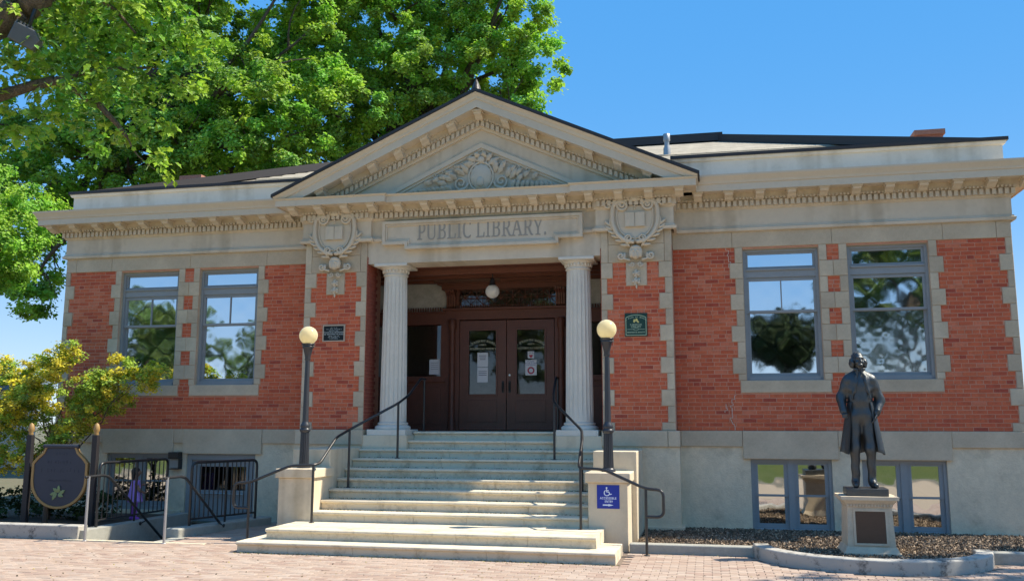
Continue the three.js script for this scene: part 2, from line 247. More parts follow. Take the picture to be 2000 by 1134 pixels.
// brick pavers in running bond
{
  const r = rngOf(41), bond = obj('brick_paving', bx(-13.9, 13.9, -0.03, -0.012, 6.3, 6.6), plazaMat, scene); bond.userData.kind = 'structure';
  const tones = [[0.46, 0.34, 0.265], [0.43, 0.31, 0.24], [0.485, 0.365, 0.29], [0.44, 0.335, 0.27], [0.4, 0.28, 0.22], [0.5, 0.39, 0.315]];
  const mats = tones.map((c) => M(c, { map: 'paint', s: 0.3, bump: 'fine', bs: 0.2, bumpScale: 0.003, rough: 0.92 }));
  const L = 0.2, D = 0.1, gap = 0.007, list = [];
  const paved = (x, z) => {
    if (z < 0.06 || z > 6.6) return false;
    if (x < -4.05) return z > 2.97 + 0.05;
    if (x < -2.6) return true;
    if (x < 2.62) return z > 3.62;
    if (x < 4.25 || x > 7.12) return z > 2.52;
    const u = (x - 5.68) / 1.44; return z > 2.5 + 1.27 * Math.sqrt(Math.max(0, 1 - u * u));
  };
  for (let j = 0; j < 66; j++) for (let i = -47; i < 47; i++) { const x = i * L + (j % 2) * L / 2, z = 6.6 - j * D - D / 2; if (x > -9.4 && x < 9.2 && paved(x, z - 0.04)) list.push([x, z]); }
  const vis = (x, z) => Math.hypot(x - 3.7, z - 15.06) + (z > 4.15 + (7 - x) * 0.2 ? 100 : 0); // nearest that stand in view come first
  list.sort((a, b) => vis(...a) - vis(...b));
  const one = cblock(-L / 2 + gap / 2, L / 2 - gap / 2, -D / 2 + gap / 2, D / 2 - gap / 2, -0.03, 0, 0.004).rotateX(-Math.PI / 2);
  const variants = [0, 1, 2].map((k) => metreUV(one.clone().translate(k * 0.37, 0, k * 0.21)).translate(-k * 0.37, 0, -k * 0.21));
  const rest = [];
  list.forEach(([x, z], n) => {
    const y = (r() - 0.5) * 0.004, k = Math.floor(r() * 6), tl = [(r() - 0.5) * 0.014, (r() - 0.5) * 0.012];
    if (n < 300) { const m = mesh('paver', variants[n % 3], mats[k], bond); m.position.set(x, y, z); m.rotation.set(tl[0], 0, tl[1]); }
    else rest.push(tint(metreUV(one.clone().rotateX(tl[0]).rotateZ(tl[1]).translate(x, y, z)), tones[k]));
  });
  stuff(obj('paver_field', rest, M([1, 1, 1], { map: 'paint', s: 0.3, bump: 'fine', bs: 0.2, bumpScale: 0.003, rough: 0.92, vertexColors: true }), bond, false));
}

// ---------------------------------------------------------------- library building
const lib = thing('library_building', 'single-storey red brick public library with stone quoins, columned porch and pediment', 'building');
const rB = rngOf(7);
let brickBudget = [];
// a brick wall: mortar backing, bricks laid round the rectangles in `cut`, stones from `stones`
function brickWall(name, x0, x1, z, openings, stones, cut, near) {
  const back = obj(name, slab(rect(x0, x1, WT, BT + 0.02), z - 0.4, z - 0.005, openings.map(([a, b, c, d]) => rect(a, b, c, d).reverse())), mat.mortar, lib);
  for (const [a, b, c, d, nm] of stones) obj(nm ?? 'quoin', cblock(a + 0.002, b - 0.002, c + 0.002, d - 0.002, z - 0.06, z + 0.012 + rB() * 0.005, 0.006), mat.stone[Math.floor(rB() * 3)], back);
  const holes = [...openings, ...cut, ...stones], nC = Math.round((BT - WT) / COURSE);
  for (let j = 0; j < nC; j++) {
    const y0 = WT + j * COURSE, y1 = y0 + COURSE; let free = [[x0, x1]];
    for (const [a, b, c, d] of holes) { if (d <= y0 + 0.012 || c >= y1 - 0.012) continue; free = free.flatMap(([p, q]) => b <= p || a >= q ? [[p, q]] : [[p, a], [b, q]].filter(([s, t]) => t - s > 0.012)); }
    const L = 0.213, header = j % 6 === 5, l = header ? L / 2 : L;
    for (const [p, q] of free) {
      const ph = (j % 2) * l / 2 + (header ? 0.03 : 0); let x = Math.floor((p - ph) / l) * l + ph;
      for (; x < q; x += l) {
        const a = Math.max(x, p), b = Math.min(x + l, q); if (b - a < 0.02) continue;
        const pch = fCoarse[(Math.floor(y0 * 60) % N5) * N5 + Math.floor((a + 20) * 36) % N5], u = Math.min(0.999, Math.max(0, rB() + (0.5 - pch) * 1.1)), k = u < 0.34 ? 0 : u < 0.6 ? 1 : u < 0.78 ? 2 : u < 0.88 ? 3 : u < 0.93 ? 4 : 5;
        brickBudget.push({ d: Math.hypot((a + b) / 2 - 3.7, 15 - z) - (b - a) * 4, back, a: a + 0.0048, b: b - 0.0048, y0: y0 + 0.0048, y1: y1 - 0.0048, z: z + (rB() - 0.5) * 0.005, k });
      }
    }
  }
  return back;
}
function layBricks() {
  brickBudget.sort((p, q) => p.d - q.d); const groups = new Map();
  brickBudget.forEach((e, n) => {
    const g = cblock(e.a, e.b, e.y0, e.y1, e.z - 0.05, e.z, 0.004);
    if (n < 300) { obj('brick', g, mat.brick[e.k], e.back); return; }
    const c = mat.brick[e.k].color; if (!groups.has(e.back)) groups.set(e.back, []);
    groups.get(e.back).push(tint(metreUV(g), [c.r, c.g, c.b]));
  });
  for (const [back, list] of groups) stuff(obj('brickwork', list, mat.brickV, back, false));
}
const blockY = (i) => [BT - (i + 1) * 0.26, BT - i * 0.26]; // quoin courses from the top down
function wing(s) { // s = 1 right, -1 left
  const X = (a, b) => s > 0 ? [a, b] : [-b, -a], st = [], cut = [], op = [];
  for (const [a, b] of WIN) op.push([...X(a, b), WY0, WY1]);
  for (let i = 0; i < 12; i++) { let [y0, y1] = blockY(i); y0 = Math.max(y0, WT); if (y1 - y0 < 0.03) continue; st.push([...X(W - (i % 2 ? 0.2 : 0.1), W), y0, y1]); }
  for (let i = 0; i < 9; i++) {
    let [y0, y1] = blockY(i); y0 = Math.max(y0, WY0); if (y1 - y0 < 0.03) continue; const w = i % 2 ? 0.212 : 0.125;
    st.push([...X(WIN[0][0] - w, WIN[0][0]), y0, y1], [...X(WIN[0][1], WIN[0][1] + (i % 2 ? 0.218 : 0.125)), y0, y1], [...X(WIN[1][0] - (i % 2 ? 0.218 : 0.125), WIN[1][0]), y0, y1], [...X(WIN[1][1], WIN[1][1] + w), y0, y1]);
  }
  for (const [a, b] of WIN) st.push([...X(a - 0.1, b + 0.1), 2.215, WY0, 'window_sill']);
  const wall = brickWall('brick_wing_wall', ...X(PO, W), 0, op, st, cut);
  // jamb linings of the openings so that the reveals are stone
  for (const [a, b] of WIN) { const [p, q] = X(a, b); obj('window_reveal', [bx(p - 0.004, p + 0.004, WY0, WY1, -0.2, -0.012), bx(q - 0.004, q + 0.004, WY0, WY1, -0.2, -0.012), bx(p, q, WY1 - 0.004, WY1 + 0.006, -0.2, -0.012)], mat.stone[0], wall); }
  // stone band above the windows, in long blocks
  const cuts = [PO, 4.18, 5.75, 7.42, 8.2, W];
  for (let i = 0; i < cuts.length - 1; i++) { const [p, q] = X(cuts[i], cuts[i + 1]); obj('lintel_block', cblock(p + 0.002, q - 0.002, BT, 4.87, -0.3, 0.016, 0.005), mat.band, wall); }
  return wall;
}
wing(1); wing(-1);
for (const s of [1, -1]) { // porch piers
  const X = (a, b) => s > 0 ? [a, b] : [-b, -a], st = [], c = (PO + PI) / 2;
  for (let i = 1; i < 12; i++) { let [y0, y1] = blockY(i); y0 = Math.max(y0, WT); if (y1 - y0 < 0.03) continue; const l = i % 2 ? 0.205 : 0.11; st.push([...X(PO - l - 0.01, PO), y0, y1], [...X(PI, PI + l - 0.015), y0, y1]); }
  st.push([...X(PI, PI + 0.12), 4.34, 4.9], [...X(PI + 0.12, PO - 0.12), 4.34, 4.64, 'stone_panel'], [...X(PO - 0.12, PO), 4.34, 4.9], [...X(PI + 0.12, PO - 0.12), 4.64, 4.9, 'stone_panel'], [...X(c - 0.17, c + 0.17), 3.95, 4.34, 'stone_panel']);
  const pw = brickWall('porch_pier', ...X(PI, PO), ZP, [], st, []);
  // inner return of the pier, facing the porch
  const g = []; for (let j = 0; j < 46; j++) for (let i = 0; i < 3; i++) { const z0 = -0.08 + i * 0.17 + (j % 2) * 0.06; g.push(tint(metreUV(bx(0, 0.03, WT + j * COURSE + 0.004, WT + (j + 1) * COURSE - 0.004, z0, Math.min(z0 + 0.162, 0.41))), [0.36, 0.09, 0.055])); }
  const inner = s > 0 ? PI : -PI; g.forEach((q) => q.translate(s > 0 ? PI - 0.012 : -PI - 0.018, 0, 0));
  stuff(obj('return_brickwork', g, mat.brickV, pw, false));
  obj('pier_core', bx(...X(PI + 0.01, PO - 0.01), WT, 5.0, -0.3, ZP - 0.05), mat.mortar, pw);
  obj('outer_return', bx(...X(PO - 0.06, PO - 0.001), WT, 4.9, 0.0, ZP - 0.02), mat.stone[1], pw);
}
layBricks();
{
  const walls = lib.children.filter((c) => c.name.startsWith('brick_wing_wall')), r = rngOf(88), m = M([0.78, 0.68, 0.58], { map: 'stone', s: 0.2, rough: 0.95 });
  const crack = (w, x, y0, y1) => { const p = []; let xx = x; for (let y = y0; y <= y1 + 1e-6; y += 0.0325) { p.push(V(xx, y, 0.009)); if (r() < 0.55) { xx += (r() - 0.5) * 0.09; p.push(V(xx, y + 0.004, 0.009)); } } const g = tubeR(p, 0.006, 0.005, 5); obj('repair_line', g, m, w); };
  crack(walls[0], 4.13, 1.62, 2.2); crack(walls[0], 3.98, 1.9, 2.05); crack(walls[1], -7.72, 1.75, 2.2); crack(walls[0], 4.2, 4.1, 4.6);
}
// basement walls, water table and base course
const BW = [[4.353, 5.587], [6.03, 7.258]];
for (const s of [1, -1]) {
  const X = (a, b) => s > 0 ? [a, b] : [-b, -a];
  const holes = s > 0 ? BW.map(([a, b]) => rect(a, b, 0.02, 1.165).reverse()) : [rect(-7.258, -5.95, 0.16, 1.165).reverse(), rect(-5.62, -4.25, -0.95, 1.165).reverse()];
  const wall = obj('basement_wall', slab(rect(...X(PO - 0.05, W - 0.01), -1.0, 1.37), -0.4, 0, holes), mat.stucco, lib);
  const row = s > 0 ? [[PO + 0.06, 4.24, 1.36], [4.24, 5.69, 1.168], [5.69, 5.95, 1.36], [5.95, 7.34, 1.168], [7.34, W + 0.02, 1.36]] : [[PO + 0.06, 4.12, 1.36], [4.12, 5.68, 1.168], [5.68, 5.88, 1.36], [5.88, 7.34, 1.168], [7.34, W + 0.02, 1.36]];
  for (const [a, b, y] of row) { const [p, q] = X(a, b); obj('water_table_block', cblock(p + 0.002, q - 0.002, y, WT, -0.1, y < 1.3 ? 0.05 : 0.036, 0.008), mat.band, wall); }
  obj('plinth', s > 0 ? bx(PO, W + 0.04, -0.05, 0.075, -0.1, 0.05) : bx(-W - 0.04, -5.66, -0.05, 0.16, -0.1, 0.05), mat.stucco, wall);
  // pier base
  const pb = obj('pier_base', bx(...X(PI - 0.2, PO + 0.05), -0.05, 1.36, -0.3, ZP + 0.03), mat.stucco, lib);
  obj('water_table_block', cblock(...X(PI - 0.02, PO - 0.13), 1.362, WT, -0.1, ZP + 0.07, 0.008), mat.band, pb);
  obj('water_table_block', [cblock(...X(PO - 0.126, PO + 0.06), 1.362, WT, -0.02, ZP + 0.07, 0.008)], mat.band, pb);
  obj('pier_plinth', bx(...X(2.72, PO + 0.1), -0.05, 0.13, 0.0, ZP + 0.1), mat.stucco, pb);
}
// core of the building behind the front walls
obj('side_wall', [bx(W - 0.3, W - 0.002, -0.1, 5.6, -11, -0.41)], mat.brick[0], lib);
obj('side_wall', [bx(-W + 0.002, -W + 0.3, -0.1, 5.6, -11, -0.41)], mat.brick[0], lib);
obj('rear_wall', bx(-W + 0.3, W - 0.3, -0.1, 5.6, -11, -10.7), mat.brick[0], lib);
obj('rear_wall_top', [bx(-W + 0.05, W - 0.05, 5.6, 6.12, -11, -10.8)], mat.brick[0], lib); obj('porch_rear_wall', bx(-3.1, 3.1, 4.44, 4.96, -1.9, -1.84), mat.plaster, lib); obj('ground_floor', bx(-W + 0.3, W - 0.3, 1.4, 1.56, -10.7, -1.86), mat.darkWood, lib); obj('partition_wall', [bx(-3.1, -2.8, 1.56, 4.95, -7, -1.86), bx(2.8, 3.1, 1.56, 4.95, -7, -1.86), bx(-3.1, 3.1, 1.56, 4.95, -7.2, -7)], mat.plaster, lib);
obj('attic_floor', bx(-W + 0.3, W - 0.3, 4.95, 5.1, -10.7, -1.9), mat.plaster, lib);

// windows
function glassPane(x0, x1, y0, y1, z, m, parent, tilt = 0) { const g = new THREE.BoxGeometry(x1 - x0, y1 - y0, 0.006); const p = obj('pane', metreUV(g.translate((x0 + x1) / 2, (y0 + y1) / 2, z)), m, parent, false); return p; }
function bigWindow(x0, x1, muntin, gm, gl = gm) {
  const f = 0.05, H = WY1 - WY0, Y = (t) => WY1 - t * H / 2.15, z = -0.12, g = [];
  g.push(bx(x0, x0 + f, WY0, WY1, z - 0.06, z + 0.06), bx(x1 - f, x1, WY0, WY1, z - 0.06, z + 0.06), bx(x0 + f, x1 - f, WY1 - f, WY1, z - 0.06, z + 0.06));
  g.push(bx(x0 + f, x1 - f, WY0, WY0 + 0.05, z - 0.06, z + 0.075), bx(x0 + f, x1 - f, WY0 + 0.05, WY0 + 0.075, z - 0.05, z + 0.05));
  g.push(bx(x0 + f, x1 - f, Y(0.47), Y(0.335), z - 0.05, z + 0.05), rbx(x0 + f, x1 - f, Y(0.36), Y(0.335) + 0.01, z + 0.03, z + 0.075, 0.008), bx(x0 + f, x1 - f, Y(0.485), Y(0.47), z - 0.04, z + 0.025));
  // transom sash and the two sliding sashes
  const s = 0.045, rim = (a, b, c, d, zz, t = s) => [bx(a, a + t, c, d, zz - 0.02, zz + 0.02), bx(b - t, b, c, d, zz - 0.02, zz + 0.02), bx(a + t, b - t, d - t, d, zz - 0.02, zz + 0.02), bx(a + t, b - t, c, c + t, zz - 0.02, zz + 0.02)];
  const w = obj('window', g, mat.frame, lib), a = x0 + f, b = x1 - f, ym = Y(1.04);
  obj('transom_sash', rim(a, b, Y(0.335) + 0.01, WY1 - f, z + 0.012, 0.035), mat.frame, w);
  obj('upper_sash', [...rim(a, b, ym - 0.012, Y(0.485), z + 0.012, 0.04), ...(muntin ? [bx((a + b) / 2 - 0.009, (a + b) / 2 + 0.009, ym + 0.02, Y(0.52), z - 0.006, z + 0.026)] : [])], mat.frame, w);
  obj('lower_sash', rim(a, b, WY0 + 0.075, ym + 0.028, z - 0.03, 0.045), mat.frame, w);
  glassPane(a + 0.03, b - 0.03, Y(0.335) + 0.04, WY1 - f - 0.03, z + 0.004, gm, w);
  glassPane(a + 0.035, b - 0.035, ym, Y(0.52), z + 0.003, gm, w);
  glassPane(a + 0.04, b - 0.04, WY0 + 0.11, ym, z - 0.033, gl, w);
}
bigWindow(...WIN[0], true, mat.glass); bigWindow(...WIN[1], false, mat.glass, mat.glassOld);
bigWindow(-WIN[0][1], -WIN[0][0], true, mat.glass); bigWindow(-WIN[1][1], -WIN[1][0], true, mat.glass);
function basementWindow(x0, x1, y0, y1) {
  const z = -0.1, c = (x0 + x1) / 2, g = [bx(x0, x0 + 0.05, y0, y1, z - 0.05, z + 0.06), bx(x1 - 0.05, x1, y0, y1, z - 0.05, z + 0.06), bx(x0 + 0.05, x1 - 0.05, y1 - 0.05, y1, z - 0.05, z + 0.06), bx(x0 + 0.05, x1 - 0.05, y0, y0 + 0.07, z - 0.05, z + 0.09), bx(c - 0.05, c + 0.05, y0 + 0.07, y1 - 0.05, z - 0.05, z + 0.05)];
  const w = obj('basement_window', g, mat.frame, lib);
  for (const [a, b] of [[x0 + 0.05, c - 0.05], [c + 0.05, x1 - 0.05]]) {
    const t = 0.06, ym = y0 + 0.07 + (y1 - y0 - 0.12) * 0.5;
    for (const [p, q, zz] of [[y0 + 0.07, ym + 0.015, z - 0.012], [ym - 0.015, y1 - 0.05, z + 0.012]]) {
      const sash = obj('sash', [bx(a, a + t, p, q, zz - 0.018, zz + 0.018), bx(b - t, b, p, q, zz - 0.018, zz + 0.018), bx(a + t, b - t, p, p + (p < 0.3 ? 0.075 : 0.03), zz - 0.018, zz + 0.018), bx(a + t, b - t, q - 0.035, q, zz - 0.018, zz + 0.018)], mat.frame, w);
      glassPane(a + t - 0.01, b - t + 0.01, p + 0.02, q - 0.02, zz - 0.004, mat.glassLow, w);
    }
  }
}
for (const [a, b] of BW) basementWindow(a, b, 0.02, 1.165);
basementWindow(-7.258, -5.95, 0.16, 1.165);
{ // basement door in the stairwell
  const x0 = -5.62, x1 = -4.25, z = -0.12, d = obj('basement_door', [bx(x0, x0 + 0.09, -0.95, 1.165, z - 0.05, z + 0.08), bx(x1 - 0.09, x1, -0.95, 1.165, z - 0.05, z + 0.08), bx(x0 + 0.09, x1 - 0.09, 1.06, 1.165, z - 0.05, z + 0.08), bx(x0 + 0.09, x0 + 0.22, -0.93, 1.06, z - 0.03, z + 0.02), bx(x1 - 0.22, x1 - 0.09, -0.93, 1.06, z - 0.03, z + 0.02), bx(x0 + 0.22, x1 - 0.22, 0.94, 1.06, z - 0.03, z + 0.02), bx(x0 + 0.22, x1 - 0.22, 0.4, 0.52, z - 0.03, z + 0.025), bx(x0 + 0.22, x1 - 0.22, -0.93, 0.4, z - 0.03, z + 0.005)], mat.frame, lib);
  glassPane(x0 + 0.21, x1 - 0.21, 0.51, 0.95, z - 0.01, mat.darkGlass, d);
  obj('door_rail', bar([x0 + 0.24, 0.46, z + 0.05], [x1 - 0.24, 0.46, z + 0.05], 0.012), mat.steel, d);
}

// entablature: architrave, frieze, dentils, modillions, corona
const wingPath = (s) => s > 0 ? [[PO, 0], [W, 0], [W, -11]] : [[-W, -11], [-W, 0], [-PO, 0]];
const PAVP = [[-PO - 0.02, -0.05], [-PO - 0.02, ZP + 0.03], [-2.0, ZP + 0.03], [-2.0, ZP - 0.05], [2.0, ZP - 0.05], [2.0, ZP + 0.03], [PO + 0.02, ZP + 0.03], [PO + 0.02, -0.05]];
const SOF = 5.49;
const friezeProf = [[0.02, 4.86], [0.065, 4.87], [0.075, 4.915], [0.05, 4.925], [0.045, 4.95], [0.025, 4.955], [0.025, 5.235], [0.045, 5.245], [0.055, 5.265], [0.07, 5.27], [0.07, 5.375], [0.1, 5.38], [0.14, 5.4], [0.14, SOF]];
const coronaProf = [[0.0, SOF], [0.385, SOF], [0.385, SOF - 0.012], [0.4, SOF - 0.012], [0.4, SOF + 0.1], [0.415, SOF + 0.105]];
for (const s of [1, -1]) {
  const ent = obj('wing_entablature', sweep(friezeProf, wingPath(s)), mat.frieze, lib);
  obj('cornice', sweep([...coronaProf, [0.425, SOF + 0.14], [0.45, SOF + 0.18], [0.475, SOF + 0.215], [0.48, SOF + 0.245], [0.44, SOF + 0.25], [0.0, SOF + 0.3]], wingPath(s)), mat.paint, ent);
  // blocking course above
  obj('parapet', sweep([[-0.02, 5.7], [-0.02, 6.1], [0.015, 6.11], [0.03, 6.15], [0.03, 6.165]], wingPath(s).map(([x, z]) => [x, z])), mat.white, ent);
  obj('parapet_cap', sweep([[-0.2, 6.16], [0.055, 6.16], [0.055, 6.215], [-0.3, 6.225]], wingPath(s)), mat.roofMetal, ent);
}
const pav = obj('porch_entablature', sweep(friezeProf.map(([d, y]) => [d, y]), PAVP), mat.frieze, lib);
obj('porch_cornice', sweep([...coronaProf, [0.43, SOF + 0.125], [0.0, SOF + 0.15]], PAVP), mat.paint, pav);
// porch beam over the columns, with the lettered panel
obj('porch_beam', [bx(-2.06, 2.06, 4.48, 4.9, -0.12, ZP - 0.03), bx(-2.06, 2.06, 4.9, 5.3, -0.1, ZP - 0.06)], mat.frieze, pav);
{
  const z = ZP + 0.03, out = [[-1.76, 4.79], [-1.35, 4.79], [-1.35, 4.7], [1.35, 4.7], [1.35, 4.79], [1.76, 4.79], [1.76, 5.205], [-1.76, 5.205]];
  const k = 0.085, inn = [[-1.76 + k, 4.79 + k], [-1.35 + k, 4.79 + k], [-1.35 + k, 4.7 + k], [1.35 - k, 4.7 + k], [1.35 - k, 4.79 + k], [1.76 - k, 4.79 + k], [1.76 - k, 5.205 - k], [-1.76 + k, 5.205 - k]];
  const k2 = 0.055, inn2 = [[-1.76 + k2, 4.79 + k2], [-1.35 + k2, 4.79 + k2], [-1.35 + k2, 4.7 + k2], [1.35 - k2, 4.7 + k2], [1.35 - k2, 4.79 + k2], [1.76 - k2, 4.79 + k2], [1.76 - k2, 5.205 - k2], [-1.76 + k2, 5.205 - k2]];
  const panel = obj('name_panel', [slab(out, z - 0.06, z + 0.055, [inn2.slice().reverse()], 0.006), slab(inn2, z - 0.03, z + 0.032, [inn.slice().reverse()], 0.006), slab(inn, z - 0.05, z + 0.004)], mat.frieze, pav);
  const font = await new FontLoader().loadAsync('fonts/droid/droid_serif_regular.typeface.json');
  const tg = new TextGeometry('PUBLIC LIBRARY.', { font, size: 0.3, depth: 0.008, curveSegments: 6, bevelEnabled: false }); tg.computeBoundingBox();
  const bw = tg.boundingBox.max.x; tg.scale(2.28 / bw, 1, 1).translate(-1.14, 4.86, z + 0.005);
  obj('lettering', tg, M([0.36, 0.33, 0.29], { map: 'paint', s: 0.4, rough: 0.8 }), panel);
}
// dentils and the row of drops above them, modillions under the corona
function alongPath(path, step, inset0, inset1, fn) { for (let i = 0; i < path.length - 1; i++) { const [a, b] = [path[i], path[i + 1]], l = Math.hypot(b[0] - a[0], b[1] - a[1]); if (l < 0.2) continue; const n = Math.max(1, Math.round((l - inset0 - inset1) / step)); const ang = Math.atan2(-(b[1] - a[1]), b[0] - a[0]); for (let k = 0; k <= n; k++) { const t = (inset0 + (l - inset0 - inset1) * k / n) / l; fn(a[0] + (b[0] - a[0]) * t, a[1] + (b[1] - a[1]) * t, ang, i, k, n); } } }
const modGeo = (() => { const sh = new THREE.Shape(); sh.moveTo(0.1, 0); sh.lineTo(0.345, 0); sh.lineTo(0.345, -0.045); sh.bezierCurveTo(0.335, -0.09, 0.27, -0.075, 0.24, -0.095); sh.bezierCurveTo(0.2, -0.125, 0.17, -0.125, 0.1, -0.125); sh.closePath();
  const a = new THREE.ExtrudeGeometry(sh, { depth: 0.13, bevelEnabled: false, curveSegments: 4 }).translate(0, 0, -0.065).rotateY(-Math.PI / 2);
  return metreUV(merge([a, bx(-0.085, 0.085, -0.032, 0, 0.1, 0.37)])); })();
const dentGeo = bx(-0.028, 0.028, 5.275, 5.368, 0.05, 0.12), dropGeo = bx(-0.014, 0.014, 5.375, 5.408, 0.12, 0.158);
function trim(parent, path, skip = () => false) {
  const d = [], dr = [];
  alongPath(path, 0.092, 0.03, 0.03, (x, z, a, i) => { if (!skip(i)) d.push(dentGeo.clone().rotateY(a).translate(x, 0, z)); });
  alongPath(path, 0.058, 0.02, 0.02, (x, z, a, i) => { if (!skip(i)) dr.push(dropGeo.clone().rotateY(a).translate(x, 0, z)); });
  stuff(obj('dentil_course', d, mat.paint, parent)); stuff(obj('drop_course', dr, mat.paint, parent));
}
for (const s of [1, -1]) {
  const ent = lib.children.filter((c) => c.name.startsWith('wing_entablature'))[s > 0 ? 0 : 1], path = s > 0 ? [[PO, 0], [W + 0.07, 0]] : [[-W - 0.07, 0], [-PO, 0]];
  trim(ent, path);
  alongPath([[s > 0 ? PO + 0.44 : -W - 0.2, 0], [s > 0 ? W + 0.2 : -PO - 0.44, 0]], 0.505, 0, 0, (x, z, a) => { const m = mesh('modillion', modGeo, mat.paint, ent); m.position.set(x, SOF + 0.001, z); });
}
trim(pav, PAVP.map(([x, z], i) => [x, z]), (i) => i === 0 || i === 6);
for (const [x, z] of [...[0, 1, 2, 3].flatMap((k) => [[3.36 - k * 0.49, ZP + 0.03], [-3.36 + k * 0.49, ZP + 0.03]]), ...[-3, -2, -1, 0, 1, 2, 3].map((k) => [k * 0.475, ZP - 0.05])]) { const m = mesh('modillion', modGeo, mat.paint, pav); m.position.set(x, SOF + 0.001, z); }

// pediment
const SL = 0.453, AP = 7.36, EX = 3.66, rake = (x) => AP - SL * Math.abs(x);
const ped = obj('pediment', slab([[-3.3, 5.6], [3.3, 5.6], [3.3, rake(3.3) - 0.1], [0, AP - 0.1], [-3.3, rake(3.3) - 0.1]], 0.1, ZP), mat.frieze, lib);
{
  const prof = [[0, -0.58], [0.05, -0.58], [0.06, -0.54], [0.075, -0.54], [0.075, -0.43], [0.1, -0.425], [0.13, -0.4], [0.13, -0.295], [0.39, -0.295], [0.39, -0.31], [0.405, -0.31], [0.405, -0.17], [0.425, -0.16], [0.44, -0.11], [0.47, -0.08], [0.48, -0.06], [0.0, -0.055]];
  const roofP = [[-0.02, -0.054], [0.5, -0.054], [0.5, 0], [-0.02, 0.004]];
  const strip = (pr, ex) => { const v = []; for (const s of [-1, 1]) for (let j = 0; j < pr.length - 1; j++) { const P = (x, [d, n]) => [s * x, rake(x) + n, ZP + d], xe = ([d, n]) => Math.min(ex, (AP + n - 5.615) / SL); const a = P(xe(pr[j]), pr[j]), b = P(0, pr[j]), c = P(0, pr[j + 1]), e = P(xe(pr[j + 1]), pr[j + 1]); s < 0 ? v.push(...a, ...b, ...c, ...a, ...c, ...e) : v.push(...b, ...a, ...e, ...b, ...e, ...c); } 
    for (const s of [-1, 1]) for (let j = 1; j < pr.length - 1; j++) { const P = ([d, n]) => [s * ex, Math.max(5.615, rake(ex) + n), ZP + d]; v.push(...P(pr[0]), ...P(pr[j]), ...P(pr[j + 1])); }
    const g = new THREE.BufferGeometry(); g.setAttribute('position', new THREE.Float32BufferAttribute(v, 3)); g.computeVertexNormals(); return g; };
  obj('raking_cornice', strip(prof, EX), mat.paint, ped);
  obj('roof_edge', strip(roofP, EX + 0.03), mat.roofMetal, ped);
  const sheared = (g, x, dy, z) => { const s = -Math.sign(x) * SL; return g.clone().applyMatrix4(new THREE.Matrix4().set(1, 0, 0, x, s, 1, 0, rake(x) + dy, 0, 0, 1, z, 0, 0, 0, 1)); };
  const ds = [], dr = [], dg = bx(-0.027, 0.027, -0.535, -0.438, 0.05, 0.125), rg = bx(-0.014, 0.014, -0.425, -0.392, 0.11, 0.15);
  for (let x = 0.045; x < 2.85; x += 0.088) for (const s of [-1, 1]) ds.push(sheared(dg, s * x, 0, ZP));
  for (let x = 0.03; x < 3.0; x += 0.055) for (const s of [-1, 1]) dr.push(sheared(rg, s * x, 0, ZP));
  stuff(obj('dentil_course', ds, mat.paint, ped)); stuff(obj('drop_course', dr, mat.paint, ped));
  for (let k = 1; k < 7; k++) for (const s of [-1, 1]) mesh('modillion', metreUV(sheared(modGeo, s * k * 0.475, -0.296, ZP - 0.005)), mat.paint, ped);
  mesh('modillion', modGeo.clone().translate(0, rake(0) - 0.33, ZP - 0.005), mat.paint, ped);
  // moulded triangular panel and its ornament
  const tri = (a, y, h) => [[-a, y], [a, y], [0, h]];
  obj('tympanum_moulding', [slab(tri(2.0, 5.58, 6.53), ZP - 0.02, ZP + 0.05, [tri(1.78, 5.6, 6.44).reverse()], 0.006), slab(tri(1.8, 5.59, 6.45), ZP - 0.02, ZP + 0.022, [tri(1.68, 5.6, 6.4).reverse()])], mat.paint, ped);
}
// relief ornament helpers
function spiral(cx, cy, z, r, turns, dir, tr, start = 0) { const p = []; const n = Math.ceil(turns * 14); for (let i = 0; i <= n; i++) { const t = i / n, a = start + dir * t * turns * 2 * Math.PI, q = r * (1 - t * 0.85); p.push(V(cx + Math.cos(a) * q, cy + Math.sin(a) * q, z + t * tr * 0.8)); } return tubeR(p, tr, tr * 0.7, 7); }
function leafRelief(x, y, z, ang, len, wid, lift) { // curled acanthus-like leaf
  const n = 6, v = [], idx = []; for (let i = 0; i <= n; i++) { const t = i / n, w = wid * Math.sin(Math.PI * Math.min(1, t * 0.9 + 0.12)) * (1 + 0.18 * Math.sin(t * 22)), cu = t * t * 0.5; for (const k of [-1, 0, 1]) { const lx = t * len, ly = k * w + cu * len * 0.5, c = Math.cos(ang), s = Math.sin(ang); v.push(x + c * lx - s * ly, y + s * lx + c * ly, z + lift * (Math.sin(Math.PI * t * 0.85) * (k ? 0.55 : 1.1) + 0.15)); } }
  for (let i = 0; i < n; i++) for (let k = 0; k < 2; k++) { const a = i * 3 + k; idx.push(a, a + 3, a + 4, a, a + 4, a + 1); }
  const g = new THREE.BufferGeometry(); g.setAttribute('position', new THREE.Float32BufferAttribute(v, 3)); g.setIndex(idx); g.computeVertexNormals(); return g;
}
